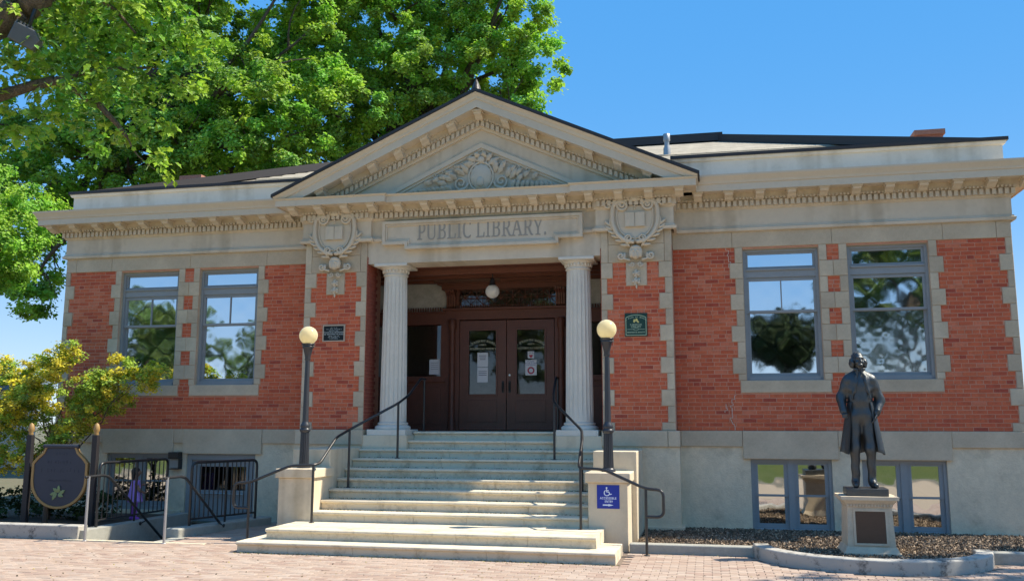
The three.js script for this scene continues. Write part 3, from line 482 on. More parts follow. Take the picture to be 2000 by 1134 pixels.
{ // tympanum ornament: cartouche with scrolling foliage
  const z = ZP + 0.005, or = obj('tympanum_ornament', (() => { const g = new THREE.SphereGeometry(0.2, 28, 20), p = g.attributes.position; for (let i = 0; i < p.count; i++) { const a = Math.atan2(p.getX(i), p.getY(i)), r = 1 + 0.05 * Math.cos(a * 12); p.setXYZ(i, p.getX(i) * 1.0 * r, p.getY(i) * 1.18 * r, Math.max(0, p.getZ(i)) * 0.5); } g.computeVertexNormals(); return [g.translate(0, 5.93, z), new THREE.TorusGeometry(0.215, 0.018, 8, 36).scale(1, 1.18, 1).translate(0, 5.93, z + 0.02), new THREE.SphereGeometry(0.09, 16, 12).scale(0.8, 1, 0.5).translate(0, 5.83, z + 0.08), new THREE.SphereGeometry(0.07, 14, 10).scale(1, 0.9, 0.6).translate(0, 6.23, z + 0.03)]; })(), mat.frieze, ped);
  const r = rngOf(5);
  for (const s of [-1, 1]) {
    obj('scroll', [spiral(s * 0.36, 5.83, z + 0.02, 0.13, 1.6, s, 0.022, s > 0 ? Math.PI : 0), spiral(s * 0.14, 6.2, z + 0.02, 0.07, 1.3, -s, 0.016), spiral(s * 0.3, 6.13, z + 0.02, 0.045, 1.3, s, 0.013), spiral(s * 0.83, 6.0, z + 0.02, 0.05, 1.3, s, 0.014), spiral(s * 0.66, 6.05, z + 0.02, 0.045, 1.3, -s, 0.013), tubeR([V(s * 0.24, 5.76, z), V(s * 0.42, 5.69, z + 0.03), V(s * 0.6, 5.7, z + 0.03), V(s * 0.95, 5.69, z + 0.02), V(s * 1.25, 5.67, z)], 0.028, 0.008, 7)], mat.frieze, or);
    for (let k = 0; k < 9; k++) obj('leaf', leafRelief(s * (0.52 + k * 0.085), 5.71 - k * 0.004, z, s > 0 ? 0.75 : Math.PI - 0.75, 0.17 - k * 0.009, 0.042, 0.085), mat.frieze, or);
    for (const [x, y, a, l] of [[0.24, 6.0, 1.2, 0.2], [0.3, 5.98, 0.8, 0.2], [0.44, 5.9, 0.9, 0.19], [0.5, 5.88, 0.6, 0.2], [0.58, 5.93, 0.35, 0.17], [0.08, 6.22, 0.5, 0.16], [0.12, 6.17, 0.1, 0.2], [0.04, 6.26, 1.2, 0.12], [0.62, 5.82, 0.5, 0.16], [0.72, 5.9, 0.25, 0.15], [0.36, 6.08, 0.7, 0.13], [0.2, 6.1, 0.9, 0.13], [0.5, 6.0, 0.4, 0.14], [0.88, 5.86, 0.3, 0.14]]) obj('leaf', leafRelief(s * x, y, z, s > 0 ? a : Math.PI - a, l * 1.12, 0.05, 0.085), mat.frieze, or);
  }
}
// carved cartouche with an open book on each pier
function cartouche(cx) {
  const z = ZP + 0.09, S = (x, y) => [cx + x, y], pts = [[-0.02, 4.66], [-0.16, 4.68], [-0.29, 4.79], [-0.36, 4.95], [-0.375, 5.12], [-0.36, 5.26], [-0.31, 5.33], [-0.22, 5.345], [-0.14, 5.31]];
  const both = [...pts, ...pts.slice().reverse().map(([x, y]) => [-x, y])];
  const c = obj('cartouche', slab(both.map(([x, y]) => S(x * 0.97, y)), ZP - 0.01, z + 0.01, [], 0.02), mat.paint, lib);
  for (const s of [-1, 1]) {
    obj('scroll', [tubeR(softPath(pts.map(([x, y]) => [cx + s * x, y, z + 0.03]), 0.06), 0.034, 0.038, 8), tubeR(softPath(pts.map(([x, y]) => [cx + s * x * 0.8, 5.02 + (y - 5.02) * 0.82, z + 0.02]), 0.05), 0.014, 0.014, 6), spiral(cx + s * 0.2, 5.28, z + 0.03, 0.095, 1.7, -s, 0.028, s > 0 ? 0.6 : Math.PI - 0.6), spiral(cx + s * 0.11, 4.72, z + 0.04, 0.07, 1.6, s, 0.022, -Math.PI / 2), spiral(cx + s * 0.45, 5.3, z + 0.02, 0.06, 1.3, s, 0.024), tubeR([V(cx + s * 0.3, 5.33, z + 0.03), V(cx + s * 0.4, 5.33, z + 0.03), V(cx + s * 0.47, 5.36, z + 0.03)], 0.03, 0.016, 7)], mat.paint, c);
    for (let k = 0; k < 6; k++) { const t = k / 5, x = 0.16 + 0.27 * Math.sin(t * 1.5), y = 4.63 + t * 0.37; for (const q of [0.55, -0.35]) obj('laurel_leaf', new THREE.SphereGeometry(0.042, 8, 6).scale(0.62, 1.75, 0.8).rotateZ(-s * (0.95 - t * 0.7 + q)).translate(cx + s * (x + (q > 0 ? 0.02 : -0.025)), y + (q > 0 ? -0.015 : 0.015), z + 0.0), mat.paint, c); }
    obj('side_scroll', [spiral(cx + s * 0.24, 4.44, z - 0.03, 0.065, 1.5, s, 0.024, s > 0 ? 2.4 : 0.7), tubeR([V(cx + s * 0.1, 4.37, z - 0.03), V(cx + s * 0.18, 4.39, z - 0.02), V(cx + s * 0.21, 4.47, z - 0.03)], 0.022, 0.014, 7), spiral(cx + s * 0.065, 4.3, z - 0.03, 0.045, 1.3, -s, 0.014, s > 0 ? 0 : Math.PI)], mat.paint, c);
  }
  obj('crest', [lathe([[0, 0.1], [0.05, 0.08], [0.075, 0.03], [0.06, -0.02], [0, -0.03]], 0, 0, 0, 14).scale(1.15, 1, 0.6).translate(cx, 5.36, z + 0.04), ...[0, 1, 2].map((k) => new THREE.SphereGeometry(0.022 - k * 0.003, 8, 6).translate(cx, 5.3 - k * 0.04, z + 0.045)), ...[-1, 1].map((s) => new THREE.SphereGeometry(0.045, 10, 8).scale(1.3, 0.6, 0.6).translate(cx + s * 0.09, 5.37, z + 0.03))], mat.paint, c);
  // book
  const page = (s) => { const g = new THREE.BoxGeometry(0.155, 0.235, 0.03, 6, 1, 1), p = g.attributes.position; for (let i = 0; i < p.count; i++) { const t = (p.getX(i) * s + 0.0775) / 0.155; p.setZ(i, p.getZ(i) + 0.022 * Math.sin(t * Math.PI * 0.8)); } g.computeVertexNormals(); return g.translate(cx + s * 0.0815, 5.03, z + 0.035); };
  const bk = obj('book', [bx(cx - 0.175, cx + 0.175, 4.9, 5.16, z + 0.008, z + 0.022)], mat.paint, c); obj('page', page(1), mat.paint, bk); obj('page', page(-1), mat.paint, bk);
  // carved head under the shield
  const hf = union([ell(0, 0, 0, 0.075, 0.1, 0.06), ell(0, -0.05, 0.01, 0.055, 0.06, 0.055), ell(0, -0.015, 0.062, 0.013, 0.03, 0.02), ell(0, 0.03, 0.045, 0.05, 0.014, 0.02), ell(0, -0.065, 0.055, 0.025, 0.01, 0.014), ell(-0.075, 0.0, -0.01, 0.035, 0.085, 0.045), ell(0.075, 0.0, -0.01, 0.035, 0.085, 0.045), ell(0, 0.085, 0, 0.08, 0.04, 0.06)], 0.015);
  const eyes = (x, y, w) => Math.min(ell(-0.028, 0.008, 0.06, 0.014, 0.009, 0.014)(x, y, w), ell(0.028, 0.008, 0.06, 0.014, 0.009, 0.014)(x, y, w));
  obj('carved_head', surfaceNets((x, y, w) => Math.max(hf(x, y, w), -eyes(x, y, w)), [-0.13, -0.14, -0.08], [0.13, 0.15, 0.1], 0.009).translate(cx, 4.49, z - 0.02), mat.paint, c);
  for (const [y, r] of [[4.15, 0.05], [4.02, 0.055]]) { const g = [new THREE.SphereGeometry(r * 0.6, 10, 8).scale(1, 1, 0.7).translate(cx, y, ZP + 0.05)]; for (let k = 0; k < 5; k++) { const a = k / 5 * 6.283 + 0.6; g.push(new THREE.SphereGeometry(r * 0.5, 8, 6).scale(1, 1, 0.6).translate(cx + Math.cos(a) * r * 0.85, y + Math.sin(a) * r * 0.7, ZP + 0.035)); } obj('pendant_flower', g, mat.paint, c); }
  obj('pendant_tip', [lathe([[0, -0.05], [0.018, -0.02], [0.012, 0.02], [0, 0.03]], cx, 3.94, ZP + 0.035, 10), bar([cx, 4.0, ZP + 0.03], [cx, 4.22, ZP + 0.03], 0.014)], mat.paint, c);
}
cartouche((PO + PI) / 2); cartouche(-(PO + PI) / 2);

// columns
function column(x, z) {
  const y0 = 1.74, y1 = 4.3, R0 = 0.232, R1 = 0.2, nf = 20, seg = nf * 6, rows = 10, v = [], idx = [];
  for (let j = 0; j <= rows; j++) { const t = j / rows, y = y0 + (y1 - y0) * t, R = R0 + (R1 - R0) * Math.pow(t, 1.35); for (let i = 0; i < seg; i++) { const a = i / seg * 2 * Math.PI, u = (i % 6) / 6, fl = u < 0.12 ? 0 : Math.sqrt(Math.max(0, 1 - ((u - 0.56) / 0.44) ** 2)) * 0.02, end = t < 0.02 || t > 0.985 ? 0 : 1; v.push(Math.cos(a) * (R - fl * end), y, Math.sin(a) * (R - fl * end)); } }
  for (let j = 0; j < rows; j++) for (let i = 0; i < seg; i++) { const a = j * seg + i, b = j * seg + (i + 1) % seg; idx.push(a, a + seg, b + seg, a, b + seg, b); }
  const sh = new THREE.BufferGeometry(); sh.setAttribute('position', new THREE.Float32BufferAttribute(v, 3)); sh.setIndex(idx);
  const shaft = toFlat(sh).translate(x, 0, z);
  const c = obj('column', shaft, mat.column, lib);
  obj('column_base', [lathe([[0.24, 0.125], [0.262, 0.115], [0.265, 0.095], [0.25, 0.08], [0.275, 0.07], [0.305, 0.05], [0.31, 0.025], [0.3, 0]], x, 1.615, z, 36)], mat.column, c);
  obj('column_plinth', rbx(x - 0.345, x + 0.345, 1.52, 1.617, z - 0.345, z + 0.345, 0.008), mat.column, c);
  const leaves = []; for (let k = 0; k < 22; k++) { const a = k / 22 * 2 * Math.PI; leaves.push(new THREE.SphereGeometry(0.03, 7, 6).scale(0.75, 1.3, 0.6).rotateY(-a + Math.PI / 2).translate(x + Math.cos(a) * 0.222, 4.37, z + Math.sin(a) * 0.222)); }
  const cp = obj('capital', [lathe([[0.2, 4.28], [0.215, 4.285], [0.222, 4.3], [0.21, 4.312], [0.205, 4.32], [0.212, 4.385], [0.235, 4.4], [0.275, 4.425], [0.28, 4.433], [0.2, 4.434]], x, 0, z, 40)], mat.column, c);
  obj('capital_leaves', leaves, mat.column, cp);
  obj('abacus', rbx(x - 0.3, x + 0.3, 4.432, 4.482, z - 0.3, z + 0.3, 0.008), mat.column, cp);
}
function toFlat(g) { const q = g.toNonIndexed(); q.computeVertexNormals(); return q; }
column(-1.63, 0.1); column(1.63, 0.1);

// porch interior
{
  const zb = -1.65, xs = 2.8;
  obj('porch_ceiling', bx(-xs, xs, 4.47, 4.56, zb, -0.12), mat.darkWood, lib);
  for (let k = 0; k < 3; k++) obj('ceiling_beam', bx(-xs, xs, 4.38, 4.47, -0.5 - k * 0.45, -0.38 - k * 0.45), mat.darkWood, lib);
  for (const s of [-1, 1]) {
    const X = (a, b) => s > 0 ? [a, b] : [-b, -a];
    obj('porch_side_wall', bx(...X(xs, xs + 0.2), 1.4, 4.6, zb, -0.0), mat.plaster, lib);
    const w = obj('porch_back_wall', bx(...X(1.2, xs), 3.86, 4.5, zb - 0.2, zb), mat.plaster, lib);
    obj('wood_rail', [bx(...X(1.2, xs), 3.62, 3.84, zb - 0.2, zb + 0.05), bx(...X(1.2, xs), 3.84, 3.87, zb - 0.2, zb + 0.09), bx(...X(1.2, xs), 2.52, 2.62, zb - 0.2, zb + 0.06), bx(...X(1.2, 1.3), 2.62, 3.62, zb - 0.2, zb + 0.03), bx(...X(xs - 0.1, xs), 2.62, 3.62, zb - 0.2, zb + 0.03)], mat.darkWood, w);
    obj('sidelight_pane', bx(...X(1.3, xs - 0.1), 2.62, 3.62, zb - 0.06, zb - 0.05), mat.darkGlass, w);
    obj('wood_panelling', [bx(...X(1.2, xs), 1.55, 2.52, zb - 0.2, zb), ...[0, 1].map((k) => rbx(...X(1.3 + k * 0.74, 1.96 + k * 0.74), 1.7, 2.42, zb - 0.02, zb + 0.02, 0.01))], mat.darkWood, w);
    const sp = []; for (let x = 1.26; x < xs; x += 0.05) sp.push(lathe([[0.008, 0], [0.016, 0.04], [0.008, 0.08]], s * x, 3.87, zb + 0.05, 6)); stuff(obj('spindle_row', sp, mat.darkWood, w));
  }
  obj('porch_floor', bx(-xs, xs, 1.4, 1.583, zb - 0.2, -0.19), mat.step, lib);
  // door surround with consoles, transom and spindles
  const sur = obj('door_surround', [bx(-1.2, -0.93, 1.583, 3.7, zb - 0.2, zb + 0.03), bx(0.93, 1.2, 1.583, 3.7, zb - 0.2, zb + 0.03), bx(-1.2, 1.2, 3.7, 3.9, zb - 0.2, zb + 0.06), bx(-1.25, 1.25, 3.88, 3.92, zb - 0.2, zb + 0.13), bx(-1.2, -0.95, 3.92, 4.3, zb - 0.2, zb + 0.02), bx(0.95, 1.2, 3.92, 4.3, zb - 0.2, zb + 0.02), bx(-1.25, 1.25, 4.27, 4.36, zb - 0.2, zb + 0.2), bx(-1.32, 1.32, 4.36, 4.45, zb - 0.2, zb + 0.27)], mat.darkWood, lib);
  for (const s of [-1, 1]) {
    obj('pilaster', [lathe([[0.075, 0], [0.075, 0.2], [0.055, 0.23], [0.06, 0.3], [0.052, 1.9], [0.075, 1.95], [0.08, 2.05], [0.06, 2.12]], s * 1.06, 1.583, zb + 0.07, 18)], mat.darkWood, sur);
    const sh = new THREE.Shape(); sh.moveTo(0, 0); sh.bezierCurveTo(0.12, 0.02, 0.05, 0.18, 0.1, 0.24); sh.bezierCurveTo(0.13, 0.3, 0.2, 0.28, 0.2, 0.36); sh.lineTo(0, 0.36); sh.closePath();
    const cons = new THREE.ExtrudeGeometry(sh, { depth: 0.035, bevelEnabled: false }).rotateY(-Math.PI / 2); obj('console_bracket', [0, 1, 2, 3].map((k) => cons.clone().translate(s * 1.07 - 0.07 + k * 0.046, 3.92, zb + 0.02)), mat.darkWood, sur);
  }
  const bars = [], y0 = 3.99, y1 = 4.25; for (let k = 0; k < 8; k++) { const a = -0.95 + k * 0.2375, b = a + 0.2375; for (const [p, q] of [[[a, y0], [b, y1]], [[a, y1], [b, y0]], [[(a + b) / 2, y0], [(a + b) / 2, y1]], [[a, (y0 + y1) / 2], [b, (y0 + y1) / 2]], [[a, y0], [a, y1]]]) bars.push(bar([...p, zb + 0.01], [...q, zb + 0.01], 0.007, 5)); }
  obj('transom_lattice', bars, mat.darkWood, sur); obj('transom_pane', bx(-0.95, 0.95, 3.92, 4.27, zb - 0.04, zb - 0.03), mat.darkGlass, sur);
  const sp = []; for (let x = -0.92; x < 0.94; x += 0.037) sp.push(lathe([[0.006, 0], [0.014, 0.035], [0.006, 0.07]], x, 3.92, zb + 0.07, 6)); for (let x = 0.05; x < 1.3; x += 0.037) sp.push(lathe([[0.006, 0], [0.014, 0.045], [0.006, 0.09]], x, 4.45, zb + 0.22, 6)); stuff(obj('spindle_row', sp, mat.darkWood, sur));
  obj('rolled_blind', bar([-1.35, 4.47, zb + 0.33], [-0.05, 4.47, zb + 0.33], 0.095, 14), M([0.12, 0.06, 0.035], { map: 'wood', s: 0.5, rough: 0.7 }), sur);
  // the two door leaves
  const fontS = await new FontLoader().loadAsync('fonts/droid/droid_serif_bold.typeface.json'), ink = M([0.62, 0.6, 0.42], { rough: 0.6 });
  const letter = (str, size, cx, cy, zz, arc = 0) => { const gs = []; let w = 0; const parts = [...str].map((ch) => { const adv = ch === ' ' ? size * 0.42 : 0; if (adv) { const r = { adv, x: w }; w += adv; return r; } const g = new THREE.ShapeGeometry(fontS.generateShapes(ch, size), 3); g.computeBoundingBox(); const a = g.boundingBox.max.x + size * 0.12, r = { g, adv: a, x: w }; w += a; return r; }); for (const p of parts) if (p.g) { const u = p.x + p.adv / 2 - w / 2; if (arc) { const t = u / arc; gs.push(p.g.translate(-p.adv / 2, 0, 0).rotateZ(-t).translate(cx + Math.sin(t) * arc, cy - arc + Math.cos(t) * arc, zz)); } else gs.push(p.g.translate(cx + u - p.adv / 2, cy, zz)); } return gs; };
  const paper = M([0.72, 0.72, 0.74], { rough: 0.8 }), print = M([0.16, 0.15, 0.2], { rough: 0.8 }), red = M([0.5, 0.05, 0.09], { rough: 0.7 });
  for (const s of [-1, 1]) {
    const x0 = s < 0 ? -0.92 : 0.006, x1 = s < 0 ? -0.006 : 0.92, g0 = s < 0 ? -0.74 : 0.2, g1 = s < 0 ? -0.2 : 0.74, y0 = 1.6, y1 = 3.68, p0 = 2.27, p1 = 3.49, z1 = zb + 0.03;
    const d = obj('entrance_door', [slab(rect(x0, x1, y0, y1), zb - 0.02, z1, [rect(g0, g1, p0, p1).reverse()], 0.004), slab(rect(g0 - 0.03, g1 + 0.03, p0 - 0.03, p1 + 0.03), z1 - 0.002, z1 + 0.012, [rect(g0 + 0.005, g1 - 0.005, p0 + 0.005, p1 - 0.005).reverse()], 0.003), rbx(g0 - 0.02, g1 + 0.02, 1.75, 2.16, z1 - 0.01, z1 + 0.008, 0.006)], mat.door, lib);
    obj('door_pane', bx(g0, g1, p0, p1, zb - 0.004, zb + 0.002), mat.darkGlass, d);
    obj('door_handle', [rbx(s * 0.065 - 0.022, s * 0.065 + 0.022, 2.3, 2.52, z1, z1 + 0.012, 0.005), tube([[s * 0.065, 2.49, z1 + 0.01], [s * 0.065, 2.48, z1 + 0.055], [s * 0.065, 2.35, z1 + 0.055], [s * 0.065, 2.33, z1 + 0.01]], 0.009, 0.02)], mat.black, d);
    if (s > 0) obj('door_lock', new THREE.CylinderGeometry(0.02, 0.02, 0.02, 16).rotateX(Math.PI / 2).translate(0.065, 2.63, z1 + 0.008), mat.steel, d);
    const c = (g0 + g1) / 2, zz = zb + 0.004;
    obj('door_lettering', [...letter('EL PASO DE ROBLES', 0.042, c, 3.27, zz, 0.42), ...letter('AREA', 0.032, c, 3.2, zz), ...letter('HISTORICAL SOCIETY', 0.036, c, 3.12, zz)], ink, d);
    const sheet = (cx, cy, w, h, nm = 'notice') => obj(nm, bx(cx - w / 2, cx + w / 2, cy - h / 2, cy + h / 2, zb + 0.003, zb + 0.0055), paper, d);
    if (s < 0) { const a = sheet(c, 2.93, 0.21, 0.27); obj('notice_print', [0, 1, 2].map((k) => bx(c - 0.07 + k * 0.008, c + 0.07 - k * 0.008, 3.0 - k * 0.035, 3.012 - k * 0.035, zb + 0.0056, zb + 0.006)), print, a); const b = sheet(c, 2.64, 0.21, 0.28); obj('notice_print', [[-1, 0], [0, 1], [1, 2]].flatMap(([q, k]) => [bx(c - 0.08, c + 0.08, 2.7 - k * 0.035, 2.712 - k * 0.035, zb + 0.0056, zb + 0.006)]), print, b); }
    else { const a = sheet(c, 3.01, 0.125, 0.13); obj('notice_print', [...letter('AED', 0.03, c, 3.03, zb + 0.0062)], print, a); const sh = new THREE.Shape(); sh.moveTo(0, -0.035); sh.bezierCurveTo(-0.06, 0.01, -0.03, 0.045, 0, 0.02); sh.bezierCurveTo(0.03, 0.045, 0.06, 0.01, 0, -0.035); obj('heart_mark', new THREE.ShapeGeometry(sh).translate(c, 2.985, zb + 0.0062), red, a);
      const b = sheet(c, 2.77, 0.22, 0.29); obj('notice_print', ['PLEASE', 'WEAR A FACE', 'COVERING'].flatMap((t, k) => letter(t, 0.022, c, 2.875 - k * 0.034, zb + 0.0062)), M([0.08, 0.1, 0.3], {}), b); obj('ring_mark', new THREE.RingGeometry(0.04, 0.068, 28).translate(c, 2.715, zb + 0.0062), red, b); }
  }
  const pn = obj('notice', bx(-1.55, -1.33, 2.66, 2.95, zb - 0.045, zb - 0.042), paper, lib); obj('notice_print', [0, 1, 2, 3].map((k) => bx(-1.52, -1.37, 2.88 - k * 0.04, 2.886 - k * 0.04, zb - 0.0419, zb - 0.0415)), print, pn);
}
// roofs
{
  const R = [[-8.3, 6.1, -0.25], [8.3, 6.1, -0.25], [4.24, 8.31, -6], [-4.24, 8.31, -6], [8.3, 6.1, -11], [-8.3, 6.1, -11]].map((a) => V(...a)), v = [], q = (a, b, c) => v.push(...R[a].toArray(), ...R[b].toArray(), ...R[c].toArray());
  q(0, 1, 2); q(0, 2, 3); q(1, 4, 2); q(0, 3, 5); q(5, 3, 2); q(5, 2, 4);
  const g = new THREE.BufferGeometry(); g.setAttribute('position', new THREE.Float32BufferAttribute(v, 3)); g.computeVertexNormals();
  const roof = obj('hip_roof', g, mat.shingle[1], lib);
  // shingle courses on the front slope
  const up = V(0, R[3].y - R[0].y, R[3].z - R[0].z), len = up.length(); up.normalize(); const nrm = V(0, -up.z, up.y), r = rngOf(13), lists = [[], [], []];
  for (let j = 0; j < 46; j++) { const t = j * 0.14 / len; if (t > 0.99) break; const hw = 8.3 + (4.24 - 8.3) * t - 0.1; for (let x = -hw + (j % 2) * 0.15; x < hw; x += 0.3) { if (Math.abs(x) > hw - 0.02 || (t < 0.45) || (t < 0.55 && Math.abs(x) < 2)) continue; const w = Math.min(0.292, hw - x); if (w < 0.05) continue; const gg = new THREE.BoxGeometry(w, 0.012, 0.155); const m = new THREE.Matrix4().makeBasis(V(1, 0, 0), nrm, V(0, -up.y, -up.z)); gg.rotateX(0.05).translate(0, 0.012, 0).applyMatrix4(m).translate(x + w / 2, R[0].y + up.y * (t * len + 0.07), R[0].z + up.z * (t * len + 0.07)); lists[Math.floor(r() * 3)].push(gg); } }
  lists.forEach((l, k) => stuff(obj('shingle_course', l, mat.shingle[k], roof)));
  const cap2 = (a, b, w, h) => { const d = b.clone().sub(a), l = d.length(), m = new THREE.Matrix4().lookAt(b, a, V(0, 1, 0)).setPosition(a.clone().add(b).multiplyScalar(0.5).add(V(0, h / 2, 0))); return new THREE.BoxGeometry(w, h, l).applyMatrix4(m); };
  obj('ridge_cap', cap2(R[3], R[2], 0.3, 0.2), mat.roofMetal, roof);
  for (const [a, b] of [[1, 2], [0, 3]]) obj('hip_cap', cap2(R[a], R[b], 0.34, 0.17), mat.roofMetal, roof);
  // gable roof over the porch
  const z0 = ZP + 0.47, z1 = -3.4, gv = []; for (const s of [-1, 1]) { const P = (x, z, dy = 0) => [s * x, rake(x) + dy, z]; gv.push(...P(EX, z0), ...P(0, z0), ...P(0, z1), ...P(EX, z0), ...P(0, z1), ...P(EX, -0.2)); }
  const gg = new THREE.BufferGeometry(); gg.setAttribute('position', new THREE.Float32BufferAttribute(gv, 3)); gg.computeVertexNormals();
  const gr = obj('porch_roof', gg, M([0.06, 0.05, 0.047], { map: 'stone', s: 0.5, rough: 0.9 }), lib);
  obj('ridge_finial', [lathe([[0.085, 0], [0.07, 0.06], [0.03, 0.15], [0.004, 0.2]], 0, AP - 0.01, ZP + 0.42, 4)], mat.roofMetal, gr);
  for (const s of [-1, 1]) { const ch = obj('chimney', [bx(s * 8.25 - 0.25, s * 8.25 + 0.25, 5.6, 7.5, -4.3, -3.8)], M([0.4, 0.16, 0.11], { map: 'brick', s: 0.5 }), lib); obj('chimney_cap', [bx(s * 8.25 - 0.29, s * 8.25 + 0.29, 7.5, 7.6, -4.34, -3.76)], M([0.43, 0.19, 0.13], { map: 'brick', s: 0.5 }), ch); }
  obj('vent_pipe', [lathe([[0.075, 0], [0.07, 0.16], [0.052, 0.18], [0.052, 0.3], [0.07, 0.31], [0.07, 0.45], [0, 0.46]], 3.05, 7.15, -3, 18)], M([0.4, 0.41, 0.42], { metal: 0.6, rough: 0.45, map: 'paint', s: 0.2 }), lib);
}
// ---------------------------------------------------------------- entrance steps
const stairs = thing('entrance_steps', 'flight of broad concrete steps between square piers in front of the porch', 'steps');
{
  const r = rngOf(19);
  function stepRow(x0, x1, yTop, zf, zb, n) { // one step made of slabs with rounded nosings
    const g = [], st = new THREE.Shape(); const e = zf - zb; st.moveTo(0, -RIS - 0.02); st.lineTo(e - 0.025, -RIS - 0.02); st.lineTo(e - 0.025, -0.05); st.lineTo(e - 0.005, -0.045); st.absarc(e - 0.005, -0.0225, 0.0225, -Math.PI / 2, Math.PI / 2, false); st.lineTo(0, 0); st.closePath();
    let step = null, x = x0; const cuts = [x0]; for (let k = 1; k < n; k++) cuts.push(x0 + (x1 - x0) * (k + (r() - 0.5) * 0.3) / n); cuts.push(x1);
    for (let k = 0; k < n; k++) { const a = cuts[k] + 0.002, b = cuts[k + 1] - 0.002; const q = new THREE.ExtrudeGeometry(st, { depth: b - a, bevelEnabled: false, curveSegments: 4 }).rotateY(-Math.PI / 2).translate(b, yTop + (r() - 0.5) * 0.004, zb); if (!step) step = obj('step', q, mat.step, stairs); else obj('step_slab', q, mat.step, step); }
    return step;
  }
  const zs = 3.653, td = 0.297;
  // the two lowest steps return round the sides
  const s1 = stepRow(-2.546, 2.546, RIS, zs, zs - td - 0.04, 6); for (const s of [-1, 1]) obj('step_return', s > 0 ? rbx(2.15, 2.546, -0.02, RIS - 0.002, 2.72, zs - td - 0.042, 0.012) : rbx(-2.546, -2.15, -0.02, RIS - 0.002, 2.72, zs - td - 0.042, 0.012), mat.step, s1);
  stepRow(-2.276, 2.276, 2 * RIS, zs - td, 2.3, 5);
  for (let k = 3; k <= 9; k++) stepRow(-2.046, 2.046, k * RIS, 2.372 - (k - 3) * td, 2.372 - (k - 2) * td - 0.04, 5);
  stepRow(-1.25, 1.25, 10 * RIS, 0.388, 0.05, 3); stepRow(-1.25, 1.25, 11 * RIS, 0.1, -0.2, 3);
  obj('stair_core', [bx(-2.0, 2.0, 0, 1.1, -0.2, 0.55), bx(-2.0, 2.0, 0, 0.28, 0.5, 2.3)], mat.step, stairs);
  for (const s of [-1, 1]) {
    const X = (a, b) => s > 0 ? [a, b] : [-b, -a];
    const p = obj('stair_pier', rbx(...X(2.05, 2.6), -0.02, 0.91, 1.75, 2.38, 0.012), mat.pier, stairs); obj('pier_cap', rbx(...X(2.01, 2.64), 0.91, 1.045, 1.7, 2.42, 0.015), mat.pier, p);
    obj('cheek_wall', rbx(...X(2.05, 2.68), -0.02, 1.32, 0.46, 1.76, 0.012), mat.pier, stairs);
    obj('column_block', rbx(...X(1.252, 2.04), 1.0, 1.522, -0.28, 0.47, 0.008), mat.pier, stairs);
  }
}
{ // dry leaves and moss crumbs lodged on the treads and along the curbs
  const r = rngOf(97), n = 2600, im = new THREE.InstancedMesh(new THREE.TetrahedronGeometry(0.009, 0).scale(1.5, 0.35, 1), M([1, 1, 1], { rough: 1 }), n), m = new THREE.Matrix4(), q = new THREE.Quaternion(), e = new THREE.Euler();
  for (let k = 0; k < n; k++) {
    let x, y, z; const u = r();
    if (u < 0.62) { const st = 3 + Math.floor(r() * 7), c = [-1.9, -1.4, -0.7, 0.5, 1.2, 1.9][Math.floor(r() * 6)]; x = Math.max(-2.03, Math.min(2.03, c + (r() + r() - 1) * 0.45)); y = st * RIS + 0.004; z = 2.372 - (st - 2) * 0.297 + 0.006 + r() * r() * 0.05; if (st === 9) z = 0.42 + r() * 0.05; }
    else if (u < 0.8) { x = -2.6 + r() * 5.2; y = 0.004; z = 3.665 + r() * r() * 0.12; }
    else { x = -9 + r() * 17; y = 0.004; z = 3.7 + r() * 2.4; if (r() < 0.5 && x > 2.7 && x < 4.2) z = 2.54 + r() * 0.1; }
    e.set(r() * 0.6, r() * 6, r() * 0.6); const sc = 0.5 + r() * 1.2; m.compose(V(x, y, z), q.setFromEuler(e), V(sc, sc, sc)); im.setMatrixAt(k, m); const g = 0.5 + r(); im.setColorAt(k, r() < 0.55 ? lin(0.07 * g, 0.06 * g, 0.035 * g) : lin(0.3 * g, 0.24 * g, 0.08 * g));
  }
  im.name = 'leaf_litter'; im.userData = { kind: 'stuff', label: 'small dry leaves and moss crumbs on the steps and paving', category: 'leaf litter' }; scene.add(im);
}
